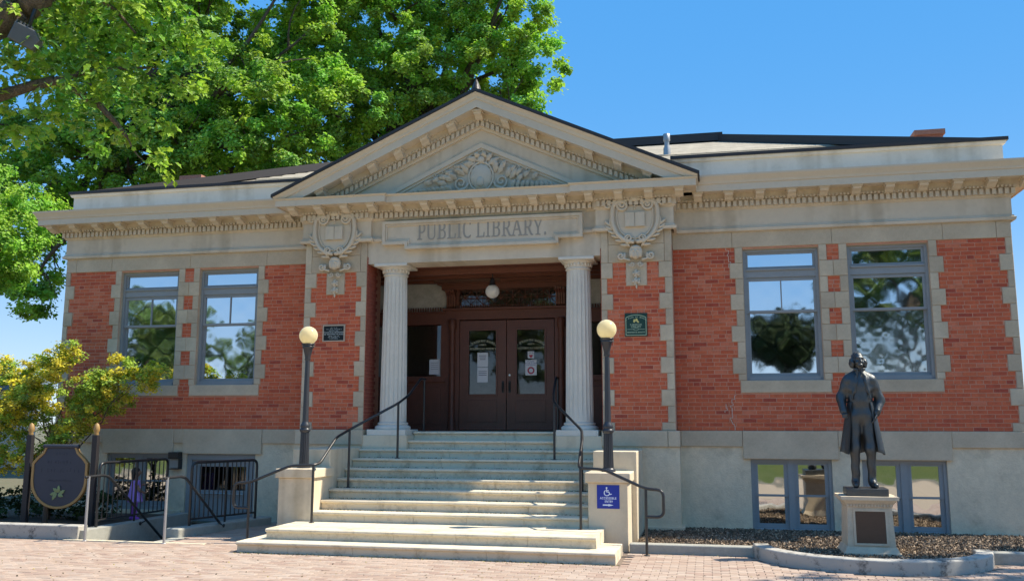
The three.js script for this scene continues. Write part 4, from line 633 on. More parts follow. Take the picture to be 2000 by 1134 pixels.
// ---------------------------------------------------------------- lamps
function streetLamp(x, label) {
  const L = thing('street_lamp', label, 'lamp post', [x, 1.045, 2.1], 'lamp posts on the stair piers');
  const fl = []; { const n = 16, seg = n * 4, v = [], idx = []; [[0, 0.075], [0.5, 0.064]].forEach(([y, R]) => { for (let i = 0; i < seg; i++) { const a = i / seg * 6.2832, q = R - (i % 4 < 2 ? 0 : 0.008); v.push(Math.cos(a) * q, y + 0.05, Math.sin(a) * q); } }); for (let i = 0; i < seg; i++) { const b = (i + 1) % seg; idx.push(i, i + seg, b + seg, i, b + seg, b); } const g = new THREE.BufferGeometry(); g.setAttribute('position', new THREE.Float32BufferAttribute(v, 3)); g.setIndex(idx); fl.push(toFlat(g)); }
  obj('lamp_base', [...fl, lathe([[0.1, 0], [0.1, 0.03], [0.085, 0.05], [0.07, 0.055]], 0, 0, 0, 24)], mat.lampIron, L);
  obj('collar', lathe([[0.06, 0.53], [0.075, 0.545], [0.085, 0.57], [0.075, 0.59], [0.062, 0.6], [0.075, 0.62], [0.07, 0.65], [0.052, 0.68], [0.048, 0.7]], 0, 0, 0, 24), mat.lampIron, L);
  obj('shaft', lathe([[0.047, 0.69], [0.036, 1.65], [0.036, 1.66]], 0, 0, 0, 20), mat.lampIron, L);
  obj('globe_holder', lathe([[0.036, 1.63], [0.048, 1.645], [0.042, 1.67], [0.05, 1.72], [0.075, 1.82], [0.09, 1.83], [0.09, 1.85], [0.075, 1.86], [0.1, 1.875], [0.1, 1.89], [0.06, 1.9]], 0, 0, 0, 24), mat.lampIron, L);
  obj('globe', new THREE.SphereGeometry(0.142, 32, 24).translate(0, 2.018, 0), M([0.98, 0.88, 0.6], { rough: 1, phys: { transmission: 0.6, thickness: 0, ior: 1.2, clearcoat: 0.6, clearcoatRoughness: 0.08 } }), L, false);
}
streetLamp(-2.33, 'dark iron lamp post with round globe, near the framed black plaque'); streetLamp(2.31, 'dark iron lamp post with round globe, above the blue sign');
{
  const L = thing('pendant_lamp', 'white globe pendant lamp hanging in front of the door transom', 'lamp', [0.0, 4.06, -0.45]);
  obj('globe', new THREE.SphereGeometry(0.125, 28, 20), M([0.88, 0.84, 0.76], { rough: 1, phys: { transmission: 0.4, thickness: 0, clearcoat: 0.6, clearcoatRoughness: 0.08 } }), L, false);
  obj('fitting', lathe([[0.012, 0.36], [0.012, 0.24], [0.04, 0.22], [0.05, 0.18], [0.045, 0.14], [0.07, 0.125], [0.07, 0.1]], 0, 0, 0, 18), mat.black, L);
}
{
  const L = thing('wall_lamp', 'black box wall lamp between basement window and basement door', 'lamp', [-5.79, 1.08, 0.01]);
  obj('housing', rbx(-0.1, 0.1, 0.0, 0.12, 0, 0.16, 0.012), mat.black, L); obj('lens', rbx(-0.09, 0.09, -0.17, 0.0, 0, 0.1, 0.01), M([0.3, 0.3, 0.28], { rough: 0.3 }), L); obj('cage', [bx(0.09, 0.1, -0.18, 0, 0, 0.12), bx(-0.1, 0.1, -0.19, -0.175, 0, 0.12)], mat.black, L);
}
// ---------------------------------------------------------------- handrails
function stairRail(s, label) {
  const R = thing('stair_handrail', label, 'handrail', [0, 0, 0], 'handrails on the entrance steps'), q = (p) => [s * p[0], p[1], p[2]], r = 0.021;
  const P = [[2.87, 0.5, 2.75], [3.1, 0.5, 2.78], [3.1, 0.85, 2.78], [2.87, 0.86, 2.75], [2.3, 1.1, 2.62], [1.97, 1.11, 2.55], [1.93, 1.13, 2.42], [1.91, 1.5, 1.88], [1.85, 1.62, 1.5], [1.31, 2.05, 0.75], [1.24, 2.2, 0.4], [1.2, 2.5, -0.1], [1.2, 2.5, -0.35]].map(q);
  obj('rail', tube(P, r, 0.09, 10), mat.rail, R);
  for (const [x, y0, y1, z] of [[2.87, 0, 0.86, 2.75], [1.97, 2 * RIS, 1.11, 2.55], [1.85, 5 * RIS, 1.61, 1.5], [1.31, 8 * RIS, 2.04, 0.75], [1.2, 11 * RIS, 2.49, -0.3]]) obj('post', [bar([s * x, y0, z], [s * x, y1, z], 0.019, 10), lathe([[0.04, 0], [0.04, 0.008], [0.02, 0.012]], s * x, y0, z, 12)], mat.rail, R);
}
stairRail(-1, 'black pipe handrail of the entrance steps, beside the spiked guard fences'); stairRail(1, 'black pipe handrail of the entrance steps, beside the blue sign');
function wellRail(x, label) {
  const R = thing('basement_handrail', label, 'handrail', [0, 0, 0], 'handrails of the basement stairwell');
  obj('rail', tube([[x - 0.02, 0.92, 3.12], [x, 0.93, 2.75], [x, 0.9, 2.6], [x, -0.35, 0.9], [x, -0.4, 0.6]], 0.021, 0.06), mat.rail, R);
  obj('post', [bar([x - 0.01, 0, 3.06], [x - 0.01, 0.93, 3.06], 0.02), lathe([[0.04, 0], [0.04, 0.008], [0.02, 0.012]], x - 0.01, 0, 3.06, 12)], M([0.42, 0.42, 0.43], { map: 'paint', s: 0.2, rough: 0.35, metal: 0.5 }), R);
  obj('wall_bracket', [bar([x, 0.15, 1.6], [x - (x < -5 ? 0.09 : -0.09), 0.1, 1.6], 0.01), lathe([[0.03, 0], [0.03, 0.01], [0, 0.012]], 0, 0, 0, 10).rotateZ(x < -5 ? -1.57 : 1.57).translate(x - (x < -5 ? 0.1 : -0.1), 0.1, 1.6)], mat.rail, R);
}
wellRail(-5.3, 'grey pipe handrail of the stairwell, beside the fence with the child'); wellRail(-4.0, 'grey pipe handrail of the stairwell, beside the fence before the basement door');
// ---------------------------------------------------------------- basement stairwell, beds and curbs
{
  const w = obj('stairwell', [bx(wellX0 - 0.25, wellX0, -1.1, 0.13, 0.05, 2.93), bx(wellX1, wellX1 + 0.22, -1.1, 0.02, 0.05, 2.1), bx(wellX0, wellX1, -1.1, -0.95, 0.05, 1.4), bx(wellX1, wellX1 + 0.2, -1.1, -0.002, 2.1, 2.96)], mat.curbClean, scene);
  w.userData.kind = 'structure';
  for (let k = 0; k < 6; k++) obj('well_step', bx(wellX0 + 0.002, wellX1 - 0.002, -1.1, -0.02 - (k + 1) * 0.155, 2.9 - (k + 1) * 0.27, 2.94 - k * 0.27), mat.curbClean, w);
  obj('well_nosing', rbx(wellX0 - 0.3, wellX1 + 0.9, -0.03, 0.006, 2.94, 3.04, 0.004), mat.step, w);
  // curb under the second fence, splayed
  const c = new THREE.Group(); const L = Math.hypot(0.62, 2.0), cb = rbx(-0.14, 0.14, -0.03, 0.13, -L / 2, L / 2, 0.03).rotateY(Math.atan2(0.5, -2.0) + Math.PI).translate(-4.08, 0, 1.35);
  obj('well_curb', cb, mat.curbClean, w);
}
const bedL = struct('planting_bed', [flat([[-14, 0.0], [-5.65, 0.0], [-5.65, 2.78], [-14, 2.78]], 0.09)], mat.soil);
struct('bed_curb', [rbx(-14, -5.5, -0.03, 0.2, 2.75, 2.97, 0.02)], mat.curb);
const bedR = struct('mulch_bed', [flat([[2.7, 0.0], [14, 0.0], [14, 2.45], [7.1, 2.45], [6.9, 3.0], [6.3, 3.4], [5.6, 3.55], [4.9, 3.35], [4.4, 2.9], [4.2, 2.45], [2.7, 2.45]], 0.07)], mat.soil);
struct('straight_curb', [rbx(2.62, 4.3, -0.03, 0.12, 2.34, 2.52, 0.02)], mat.curbClean); struct('straight_curb', [rbx(7.08, 14, -0.03, 0.14, 2.34, 2.52, 0.02)], mat.curbClean);
{ // curved curb round the statue bed
  const sh = new THREE.Shape(), n = 40, o = [], i = []; for (let k = 0; k <= n; k++) { const a = Math.PI * k / n; o.push([5.68 - Math.cos(a) * 1.44, 2.4 + Math.sin(a) * 1.3]); i.push([5.68 - Math.cos(a) * 1.24, 2.4 + Math.sin(a) * 1.1]); }
  const pts = [...o, ...i.reverse()]; const g = new THREE.ExtrudeGeometry(shapeOf(pts.map(([x, z]) => [x, -z])), { depth: 0.16, bevelEnabled: true, bevelThickness: 0.02, bevelSize: 0.02, bevelOffset: -0.02, bevelSegments: 3 }).rotateX(-Math.PI / 2).translate(0, -0.02, 0);
  struct('curved_curb', g, mat.curb);
}
{ // bark mulch, pebbles
  const r = rngOf(61), chip = new THREE.TetrahedronGeometry(0.014, 0).scale(1.7, 0.5, 0.9), n = 26000, im = new THREE.InstancedMesh(chip, M([1, 1, 1], { rough: 1 }), n), m = new THREE.Matrix4(), q = new THREE.Quaternion(), e = new THREE.Euler();
  for (let k = 0; k < n; k++) { let x, z; do { x = 2.7 + r() * 6.2; z = 0.06 + r() * 3.4; } while (z > 2.33 && ((x - 5.68) / 1.23) ** 2 + ((z - 2.4) / 1.08) ** 2 > 1); e.set(r() * 6, r() * 6, r() * 6); const s = 0.6 + r() * 1.1; m.compose(V(x, 0.075 + r() * 0.018, z), q.setFromEuler(e), V(s, s, s)); im.setMatrixAt(k, m); const c = 0.4 + r() * 1.1, t = r() < 0.3 ? 2.2 : 1; im.setColorAt(k, lin(Math.min(0.7, 0.17 * c * t), Math.min(0.56, 0.125 * c * t), Math.min(0.4, 0.085 * c * t))); }
  im.name = 'mulch'; im.userData = { kind: 'stuff', label: 'brown bark mulch and dry litter in the bed round the pedestal', category: 'mulch' }; scene.add(im);
}
// ---------------------------------------------------------------- guard fences
function guardFence(a, b, label) {
  const F = thing('guard_fence', label, 'fence', [0, 0, 0], 'black guard fences by the basement stairwell'), A = V(...a), B = V(...b), d = B.clone().sub(A), at = (t, y) => [A.x + d.x * t, y, A.z + d.z * t];
  obj('top_rail', tube([at(0, 0.13), at(0, 1.1), at(1, 1.1), at(1, 0.13)], 0.022, 0.1, 10), mat.black, F); obj('bottom_rail', bar(at(0, 0.23), at(1, 0.23), 0.016), mat.black, F);
  const n = 15; for (let k = 1; k < n; k++) obj('bar', bar(at(k / n, 0.23), at(k / n, 1.09), 0.009, 6), mat.black, F);
  obj('post', bar(at(0.52, 0.1), at(0.52, 1.09), 0.018), mat.black, F);
}
guardFence([-5.55, 0, 2.5], [-5.55, 0, 0.68], 'black tubular guard fence with a child standing behind it'); guardFence([-4.27, 0, 2.0], [-3.83, 0, 0.72], 'black tubular guard fence in front of the grey basement door');
// ---------------------------------------------------------------- signs and plaques
function canvasTex(w, h, draw) { const c = document.createElement('canvas'); c.width = w; c.height = h; const x = c.getContext('2d'); draw(x, w, h); const t = new THREE.CanvasTexture(c); t.colorSpace = THREE.SRGBColorSpace; return t; }
function faceUV(x0, x1, y0, y1, z) { return new THREE.PlaneGeometry(x1 - x0, y1 - y0).translate((x0 + x1) / 2, (y0 + y1) / 2, z); }
{
  const t = canvasTex(512, 400, (c, w, h) => { c.fillStyle = '#0d1418'; c.fillRect(0, 0, w, h); c.fillStyle = '#c9cfcc'; c.textAlign = 'center'; for (const [t2, y] of [['NATIONAL REGISTER', 192], ['OF HISTORIC PLACES', 246]]) { c.font = 'bold 46px serif'; c.fillText(t2, w / 2, y); }
    const rp = rngOf(44); for (const [y, wd] of [[56, 170], [98, 380], [134, 240], [288, 260], [322, 290], [356, 200]]) for (let x = w / 2 - wd / 2; x < w / 2 + wd / 2; x += 15) if (rp() < 0.86) c.fillRect(x, y - 17 * (0.6 + rp() * 0.4), 5 + rp() * 7, 15); });
  const P = thing('wall_plaque', 'small black lettered plaque in a pale frame on the brick pier', 'plaque', [-2.63, 3.272, ZP]);
  obj('plaque_face', faceUV(-0.185, 0.185, -0.125, 0.125, 0.022), new THREE.MeshStandardMaterial({ map: t, roughness: 0.4, metalness: 0.2 }), P, false); obj('plaque_back', bx(-0.19, 0.19, -0.13, 0.13, 0, 0.02), mat.black, P);
  obj('plaque_frame', slab(rect(-0.208, 0.208, -0.147, 0.147), 0, 0.03, [rect(-0.186, 0.186, -0.126, 0.126).reverse()], 0.004), M([0.5, 0.4, 0.3], { rough: 0.6 }), P);
}
{
  const t = canvasTex(480, 500, (c, w, h) => { c.fillStyle = '#0c3a2e'; c.fillRect(0, 0, w, h); c.strokeStyle = '#b9c7a4'; c.lineWidth = 12; c.beginPath(); c.moveTo(22, 478); c.lineTo(22, 90); c.quadraticCurveTo(240, -28, 458, 90); c.lineTo(458, 478); c.closePath(); c.stroke(); c.fillStyle = '#c4cfae'; c.textAlign = 'center';
    const s = 'EL PASO DE ROBLES'; c.font = 'bold 36px serif'; [...s].forEach((ch, k) => { const a = (k - (s.length - 1) / 2) * 0.078; c.save(); c.translate(240 + Math.sin(a) * 400, 490 - Math.cos(a) * 400); c.rotate(a); c.fillText(ch, 0, 0); c.restore(); });
    c.fillStyle = '#d8c878'; for (const [x, y, r] of [[215, 150, 26], [265, 160, 24], [285, 185, 22], [200, 180, 20], [255, 125, 20]]) { c.beginPath(); c.ellipse(x, y, r * 1.2, r * 0.8, 0.5, 0, 7); c.fill(); }
    c.fillStyle = '#c4cfae'; c.font = '52px serif'; c.fillText('CARNEGIE', 240, 265); c.fillText('LIBRARY', 240, 312); c.fillRect(50, 346, 380, 7); c.fillStyle = '#0c3a2e'; c.beginPath(); c.ellipse(240, 350, 52, 24, 0, 0, 7); c.fill(); c.strokeStyle = '#b9c7a4'; c.lineWidth = 7; c.stroke(); c.fillStyle = '#c4cfae'; c.font = 'bold 40px serif'; c.fillText('HISTORICAL SOCIETY', 240, 430, 390); });
  const P = thing('green_plaque', 'square dark green lettered plaque with gold border on the brick pier', 'plaque', [2.61, 3.306, ZP]);
  obj('plaque_face', faceUV(-0.178, 0.178, -0.184, 0.184, 0.026), new THREE.MeshStandardMaterial({ map: t, roughness: 0.4 }), P, false); obj('plaque_back', rbx(-0.182, 0.182, -0.188, 0.188, 0, 0.024, 0.005), M([0.01, 0.04, 0.03], { rough: 0.4 }), P);
}
{
  const t = canvasTex(512, 520, (c, w, h) => { c.fillStyle = '#0b2f9c'; c.fillRect(0, 0, w, h); c.fillStyle = c.strokeStyle = '#dfe8f4'; c.lineWidth = 20; c.lineCap = 'round'; c.beginPath(); c.arc(222, 60, 20, 0, 7); c.fill(); c.beginPath(); c.moveTo(220, 85); c.lineTo(226, 150); c.lineTo(272, 150); c.lineTo(300, 205); c.lineTo(332, 198); c.moveTo(224, 118); c.lineTo(262, 118); c.stroke(); c.beginPath(); c.arc(228, 172, 62, 0.25, 4.1, false); c.stroke(); c.textAlign = 'center'; c.font = 'bold 68px sans-serif'; c.fillText('ACCESSIBLE', 256, 315, 400); c.fillText('ENTRY', 268, 388, 190); c.fillRect(130, 428, 150, 30); c.beginPath(); c.moveTo(260, 415); c.lineTo(378, 444); c.lineTo(260, 472); c.fill(); });
  const P = thing('accessible_entry_sign', 'blue square sign with white wheelchair symbol and arrow on the stair pier', 'sign', [2.33, 0.72, 2.382]);
  obj('sign_face', faceUV(-0.153, 0.153, -0.157, 0.157, 0.0065), new THREE.MeshStandardMaterial({ map: t, roughness: 0.45 }), P, false); obj('sign_plate', bx(-0.155, 0.155, -0.159, 0.159, 0, 0.005), M([0.01, 0.03, 0.3], { rough: 0.45 }), P);
}
{ // shield-shaped sign between two posts
  const S = thing('shield_sign', 'dark blue shield-shaped sign with gold rim and leaf emblem between two posts', 'sign', [-6.56, 0.09, 2.1]); S.rotation.y = 0.12;
  const o = []; for (let k = 0; k <= 24; k++) { const a = Math.PI + Math.PI * k / 24; o.push([Math.cos(a) * 0.475, 0.72 + Math.sin(a) * 0.46]); } o.push([0.475, 0.98], [0.42, 1.05], [0.3, 1.16], [0.25, 1.27], [-0.25, 1.27], [-0.3, 1.16], [-0.42, 1.05], [-0.475, 0.98]);
  const inn = o.map(([x, y]) => [x * 0.915, 0.8 + (y - 0.8) * 0.925]);
  obj('sign_board', slab(inn, -0.025, 0.03, [], 0.004), M([0.035, 0.042, 0.065], { map: 'paint', s: 0.6, rough: 0.55 }), S);
  obj('gold_rim', slab(o, -0.03, 0.045, [inn.slice().reverse()], 0.006), mat.gold, S);
  obj('scroll_top', [bar([-0.3, 1.25, 0.02], [0.3, 1.25, 0.02], 0.035, 12)], M([0.03, 0.035, 0.05], { rough: 0.6 }), S);
  const rs = rngOf(33), worn = []; for (const [y, w, h] of [[1.12, 0.2, 0.05], [0.99, 0.5, 0.045], [0.85, 0.66, 0.06], [0.7, 0.42, 0.025]]) for (let x = -w / 2; x < w / 2; x += h * 0.75) if (rs() < 0.85) worn.push(bx(x, x + h * (0.15 + rs() * 0.4), y - h * rs() * 0.3, y + h * (0.4 + rs() * 0.5), 0.026, 0.033).rotateZ((rs() - 0.5) * 0.03));
  obj('worn_lettering', worn, M([0.035, 0.042, 0.065], { map: 'paint', s: 0.6, rough: 0.55 }), S);
  const lf = []; for (const [x, y, a, l] of [[0, 0.52, 1.2, 0.12], [0, 0.52, 2.2, 0.11], [0.02, 0.5, 0.3, 0.12], [-0.02, 0.5, 3.0, 0.11], [0.01, 0.5, -0.7, 0.1], [-0.02, 0.5, 3.9, 0.12]]) lf.push(leafRelief(x, y, 0.032, a, l, 0.03, 0.02)); obj('leaf_emblem', lf, M([0.2, 0.26, 0.12], { rough: 0.7 }), S);
  for (const s of [-1, 1]) { const p = obj('sign_post', rbx(s * 0.56 - 0.045, s * 0.56 + 0.045, -0.1, 1.43, -0.05, 0.04, 0.008), M([0.025, 0.024, 0.028], { map: 'wood', s: 0.5, rough: 0.6 }), S); obj('acorn_finial', lathe([[0.03, 1.43], [0.04, 1.45], [0.028, 1.47], [0.05, 1.5], [0.048, 1.55], [0.035, 1.6], [0.008, 1.625]], s * 0.56, 0, -0.005, 16), mat.gold, p); }
  obj('brace', bar([-0.3, -0.1, -0.15], [-0.22, 0.6, -0.03], 0.04, 8), M([0.12, 0.1, 0.08], { map: 'wood', s: 0.5 }), S);
}
// ---------------------------------------------------------------- pedestal and statue
{
  const P = thing('stone_pedestal', 'pale stone pedestal with dark bronze plaque inside the curved curb', 'pedestal', [5.68, 0.05, 2.4]); P.scale.set(0.86, 1, 0.9);
  const fr = (w0, w1, y0, y1) => { const g = new THREE.BoxGeometry(1, y1 - y0, 1), p = g.attributes.position; for (let i = 0; i < p.count; i++) { const w = p.getY(i) > 0 ? w1 : w0; p.setX(i, Math.sign(p.getX(i)) * w); p.setZ(i, Math.sign(p.getZ(i)) * w * 0.92); } g.computeVertexNormals(); return g.translate(0, (y0 + y1) / 2, 0); };
  const st = M([0.72, 0.6, 0.44], { map: 'stone', s: 0.9, bump: 'fine', bs: 0.3, bumpScale: 0.002 });
  obj('shaft', [fr(0.335, 0.31, 0.13, 0.62)], st, P); obj('base', [fr(0.4, 0.4, -0.05, 0.06), fr(0.385, 0.345, 0.06, 0.13)], st, P);
  obj('cap', [fr(0.315, 0.33, 0.62, 0.66), fr(0.335, 0.38, 0.66, 0.71), fr(0.4, 0.405, 0.71, 0.755)], st, P);
  const d = []; for (let k = 0; k < 15; k++) d.push(bx(-0.305 + k * 0.0425 - 0.012, -0.305 + k * 0.0425 + 0.012, 0.63, 0.658, 0.3, 0.322)); stuff(obj('dentil_course', d, st, P));
  obj('panel_moulding', slab(rect(-0.24, 0.24, 0.15, 0.6), 0, 0.012, [rect(-0.208, 0.208, 0.178, 0.57).reverse()], 0.003).rotateX(-0.047).translate(0, 0.0, 0.318), st, P);
  const t = canvasTex(420, 360, (c, w, h) => { c.fillStyle = '#2a211b'; c.fillRect(0, 0, w, h); });
  obj('bronze_plaque', bx(-0.206, 0.206, 0.18, 0.568, 0, 0.014).rotateX(-0.047).translate(0, 0, 0.316), M([0.12, 0.07, 0.045], { map: 'bronze', s: 0.4, rough: 0.45, metal: 0.4, bump: 'mid', bs: 0.06, bumpScale: 0.001 }), P);
}
const statue = thing('bronze_statue', 'dark bronze statue of a man in a long frock coat, hand in pocket', 'statue', [5.68, 0.805, 2.4]);
statue.rotation.y = -0.05; statue.scale.set(0.88, 1, 0.94);
obj('statue_base', rbx(-0.29, 0.29, 0, 0.095, -0.24, 0.26, 0.008), mat.bronze, statue);
{
  const y0 = 0.095;
  const legs = union([cap(-0.1, 0.9, 0, -0.115, 0.5, 0.035, 0.1, 0.072), cap(-0.115, 0.5, 0.035, -0.12, 0.1, 0.0, 0.07, 0.058), cap(0.09, 0.9, 0, 0.1, 0.5, 0.055, 0.1, 0.072), cap(0.1, 0.5, 0.055, 0.105, 0.1, 0.01, 0.07, 0.058), cap(-0.12, 0.045, -0.04, -0.14, 0.03, 0.14, 0.048, 0.036), cap(0.105, 0.045, -0.03, 0.135, 0.03, 0.15, 0.048, 0.036), ell(0, 0.95, 0, 0.17, 0.12, 0.115), ell(0, 1.12, 0.01, 0.16, 0.14, 0.115), ell(0, 1.3, 0.0, 0.175, 0.17, 0.12), cap(0, 1.42, 0, 0, 1.56, 0.015, 0.062, 0.056)], 0.06);
  const folds = (x, y, z) => 0.004 * Math.sin(y * 34 + x * 22) * Math.max(0, Math.min(1, (0.9 - y) * 3));
  obj('body', surfaceNets((x, y, z) => legs(x, y, z) + folds(x, y, z), [-0.25, -0.02, -0.18], [0.25, 1.62, 0.24], 0.0125).translate(0, y0, 0), mat.bronze, statue);
  // frock coat with sleeves, open at the front
  const up = union([ell(0, 1.3, -0.01, 0.2, 0.2, 0.14), ell(0, 1.1, -0.015, 0.18, 0.16, 0.13), cap(-0.14, 1.385, -0.015, 0.14, 1.385, -0.015, 0.07, 0.07), cap(0, 1.5, -0.02, -0.15, 1.4, -0.01, 0.055, 0.06), cap(0, 1.5, -0.02, 0.15, 1.4, -0.01, 0.055, 0.06), cap(-0.185, 1.365, -0.01, -0.27, 1.15, -0.03, 0.074, 0.062), cap(-0.275, 1.16, -0.03, -0.255, 0.98, 0.1, 0.064, 0.05), cap(0.185, 1.365, -0.01, 0.28, 1.13, -0.05, 0.074, 0.062), cap(0.285, 1.13, -0.05, 0.215, 0.96, 0.06, 0.064, 0.05)], 0.045);
  const open = (x, y, z) => { const w = 0.035 + Math.max(0, 1.42 - y) * 0.2, c = 0.01; return Math.max(Math.abs(x - c) - w, 0.06 - z, y - 1.5); };
  const lap = union([cap(-0.055, 1.45, 0.085, -0.125, 1.14, 0.11, 0.02, 0.014), cap(0.065, 1.45, 0.085, 0.135, 1.14, 0.11, 0.02, 0.014)], 0.02);
  const coat = obj('coat', surfaceNets((x, y, z) => Math.min(Math.max(up(x, y, z), -open(x, y, z)), lap(x, y, z)) + 0.003 * Math.sin(y * 46 + z * 40), [-0.37, 0.88, -0.2], [0.37, 1.52, 0.2], 0.0115).translate(0, y0, 0), mat.bronze, statue);
  { const v = [], idx = [], n = 40, m = 14; for (const inn of [0, 1]) for (let j = 0; j <= m; j++) for (let i = 0; i <= n; i++) { const t = j / m, a = 0.75 + (2 * Math.PI - 1.5) * i / n, fl = Math.sin(a * 7) * 0.016 * t, rx = 0.185 + 0.125 * Math.pow(t, 0.9) + fl - inn * 0.014, rz = 0.135 + 0.075 * t + fl - inn * 0.014; v.push(Math.sin(a) * rx, 1.1 - t * 0.66 + 0.02 * Math.sin(a * 3) * t, Math.cos(a) * rz - 0.01); }
    const o = (m + 1) * (n + 1), q = (a, b, c, d) => idx.push(a, b, c, a, c, d); for (let j = 0; j < m; j++) for (let i = 0; i < n; i++) { const a = j * (n + 1) + i; q(a, a + 1, a + n + 2, a + n + 1); q(o + a, o + a + n + 1, o + a + n + 2, o + a + 1); } for (let i = 0; i < n; i++) { const a = m * (n + 1) + i; q(a, a + 1, o + a + 1, o + a); } for (let j = 0; j < m; j++) for (const i of [0, n]) { const a = j * (n + 1) + i; q(a, a + n + 1, o + a + n + 1, o + a); }
    const g = new THREE.BufferGeometry(); g.setAttribute('position', new THREE.Float32BufferAttribute(v, 3)); g.setIndex(idx); g.computeVertexNormals(); obj('coat_skirt', g.translate(0, y0, 0), mat.bronze, statue); }
  // head
  const hd = union([ell(0, 0, -0.01, 0.078, 0.105, 0.095), ell(0, -0.06, 0.018, 0.058, 0.06, 0.068), ell(0, -0.105, 0.05, 0.028, 0.022, 0.025), ell(0, 0.025, 0.075, 0.055, 0.014, 0.018), cap(0, 0.015, 0.088, 0, -0.03, 0.112, 0.009, 0.015), ell(0, -0.068, 0.085, 0.026, 0.008, 0.012), ell(0, -0.082, 0.082, 0.022, 0.008, 0.012), ell(-0.04, -0.035, 0.06, 0.028, 0.025, 0.025), ell(0.04, -0.035, 0.06, 0.028, 0.025, 0.025), ell(-0.08, -0.01, -0.005, 0.014, 0.03, 0.02), ell(0.08, -0.01, -0.005, 0.014, 0.03, 0.02)], 0.018);
  const sock = (x, y, z) => Math.min(ell(-0.033, 0.005, 0.098, 0.018, 0.011, 0.02)(x, y, z), ell(0.033, 0.005, 0.098, 0.018, 0.011, 0.02)(x, y, z));
  const head = surfaceNets((x, y, z) => Math.max(hd(x, y, z), -sock(x, y, z)), [-0.11, -0.15, -0.12], [0.11, 0.12, 0.14], 0.005).rotateY(0.22).translate(0, 1.655 + y0, 0.03);
  const hair = surfaceNets((x, y, z) => union([ell(0, 0.02, -0.06, 0.088, 0.092, 0.075), ell(-0.092, -0.045, -0.02, 0.042, 0.07, 0.062), ell(0.092, -0.045, -0.02, 0.042, 0.07, 0.062), ell(0, -0.06, -0.08, 0.085, 0.06, 0.045)], 0.03)(x, y, z) + 0.003 * Math.sin(y * 90 + x * 60 + z * 40), [-0.16, -0.16, -0.16], [0.16, 0.16, 0.12], 0.007).rotateY(0.22).translate(0, 1.658 + y0, 0.025);
  obj('head', head, mat.bronze, statue); obj('hair', hair, mat.bronze, statue);
  obj('bow_tie', [new THREE.SphereGeometry(0.02, 10, 8).translate(0.005, 1.53 + y0, 0.075), ...[-1, 1].map((s) => new THREE.SphereGeometry(0.034, 10, 8).scale(1.2, 0.6, 0.5).rotateZ(s * 0.15).translate(s * 0.045 + 0.005, 1.527 + y0, 0.07)), ...[-1, 1].map((s) => rbx(-0.012, 0.012, -0.1, 0.02, -0.006, 0.006, 0.004).rotateZ(s * 0.2).translate(s * 0.03, 1.5 + y0, 0.09))], mat.bronze, statue);
  // hands: a closed right hand at the hip, the left sliding into the pocket
  const fist = [ell(0, 0, 0, 0.036, 0.042, 0.022)]; for (let k = 0; k < 4; k++) { const x = -0.026 + k * 0.0175, l = [0.03, 0.034, 0.032, 0.026][k]; fist.push(cap(x, -0.03, 0.008, x, -0.045 - l * 0.3, 0.03, 0.0095, 0.009), cap(x, -0.045 - l * 0.3, 0.03, x, -0.025, 0.05, 0.009, 0.0085), cap(x, -0.025, 0.05, x, -0.005, 0.04, 0.0085, 0.008)); } fist.push(cap(0.036, 0.015, 0.01, 0.04, -0.02, 0.035, 0.011, 0.0095), cap(0.04, -0.02, 0.035, 0.02, -0.022, 0.058, 0.0095, 0.0085));
  obj('hand', surfaceNets(union(fist, 0.008), [-0.07, -0.1, -0.05], [0.08, 0.07, 0.09], 0.004).rotateX(-0.5).translate(-0.25, 0.935 + y0, 0.13), mat.bronze, statue);
  const hnd = [ell(0, 0, 0, 0.024, 0.045, 0.036), cap(0, 0.03, 0, 0.01, 0.08, 0, 0.026, 0.03)]; for (let k = 0; k < 4; k++) { const z = -0.027 + k * 0.018, l = [0.06, 0.072, 0.07, 0.058][k]; hnd.push(cap(0, -0.03, z, -0.012, -0.03 - l * 0.6, z, 0.0095, 0.009), cap(-0.012, -0.03 - l * 0.6, z, -0.03, -0.03 - l, z * 0.9, 0.009, 0.008)); } hnd.push(cap(0, 0.01, 0.034, -0.01, -0.03, 0.058, 0.012, 0.01), cap(-0.01, -0.03, 0.058, -0.02, -0.055, 0.06, 0.01, 0.009));
  obj('hand', surfaceNets(union(hnd, 0.008), [-0.07, -0.13, -0.07], [0.06, 0.12, 0.09], 0.004).rotateZ(-0.35).translate(0.195, 0.915 + y0, 0.085), mat.bronze, statue);
}
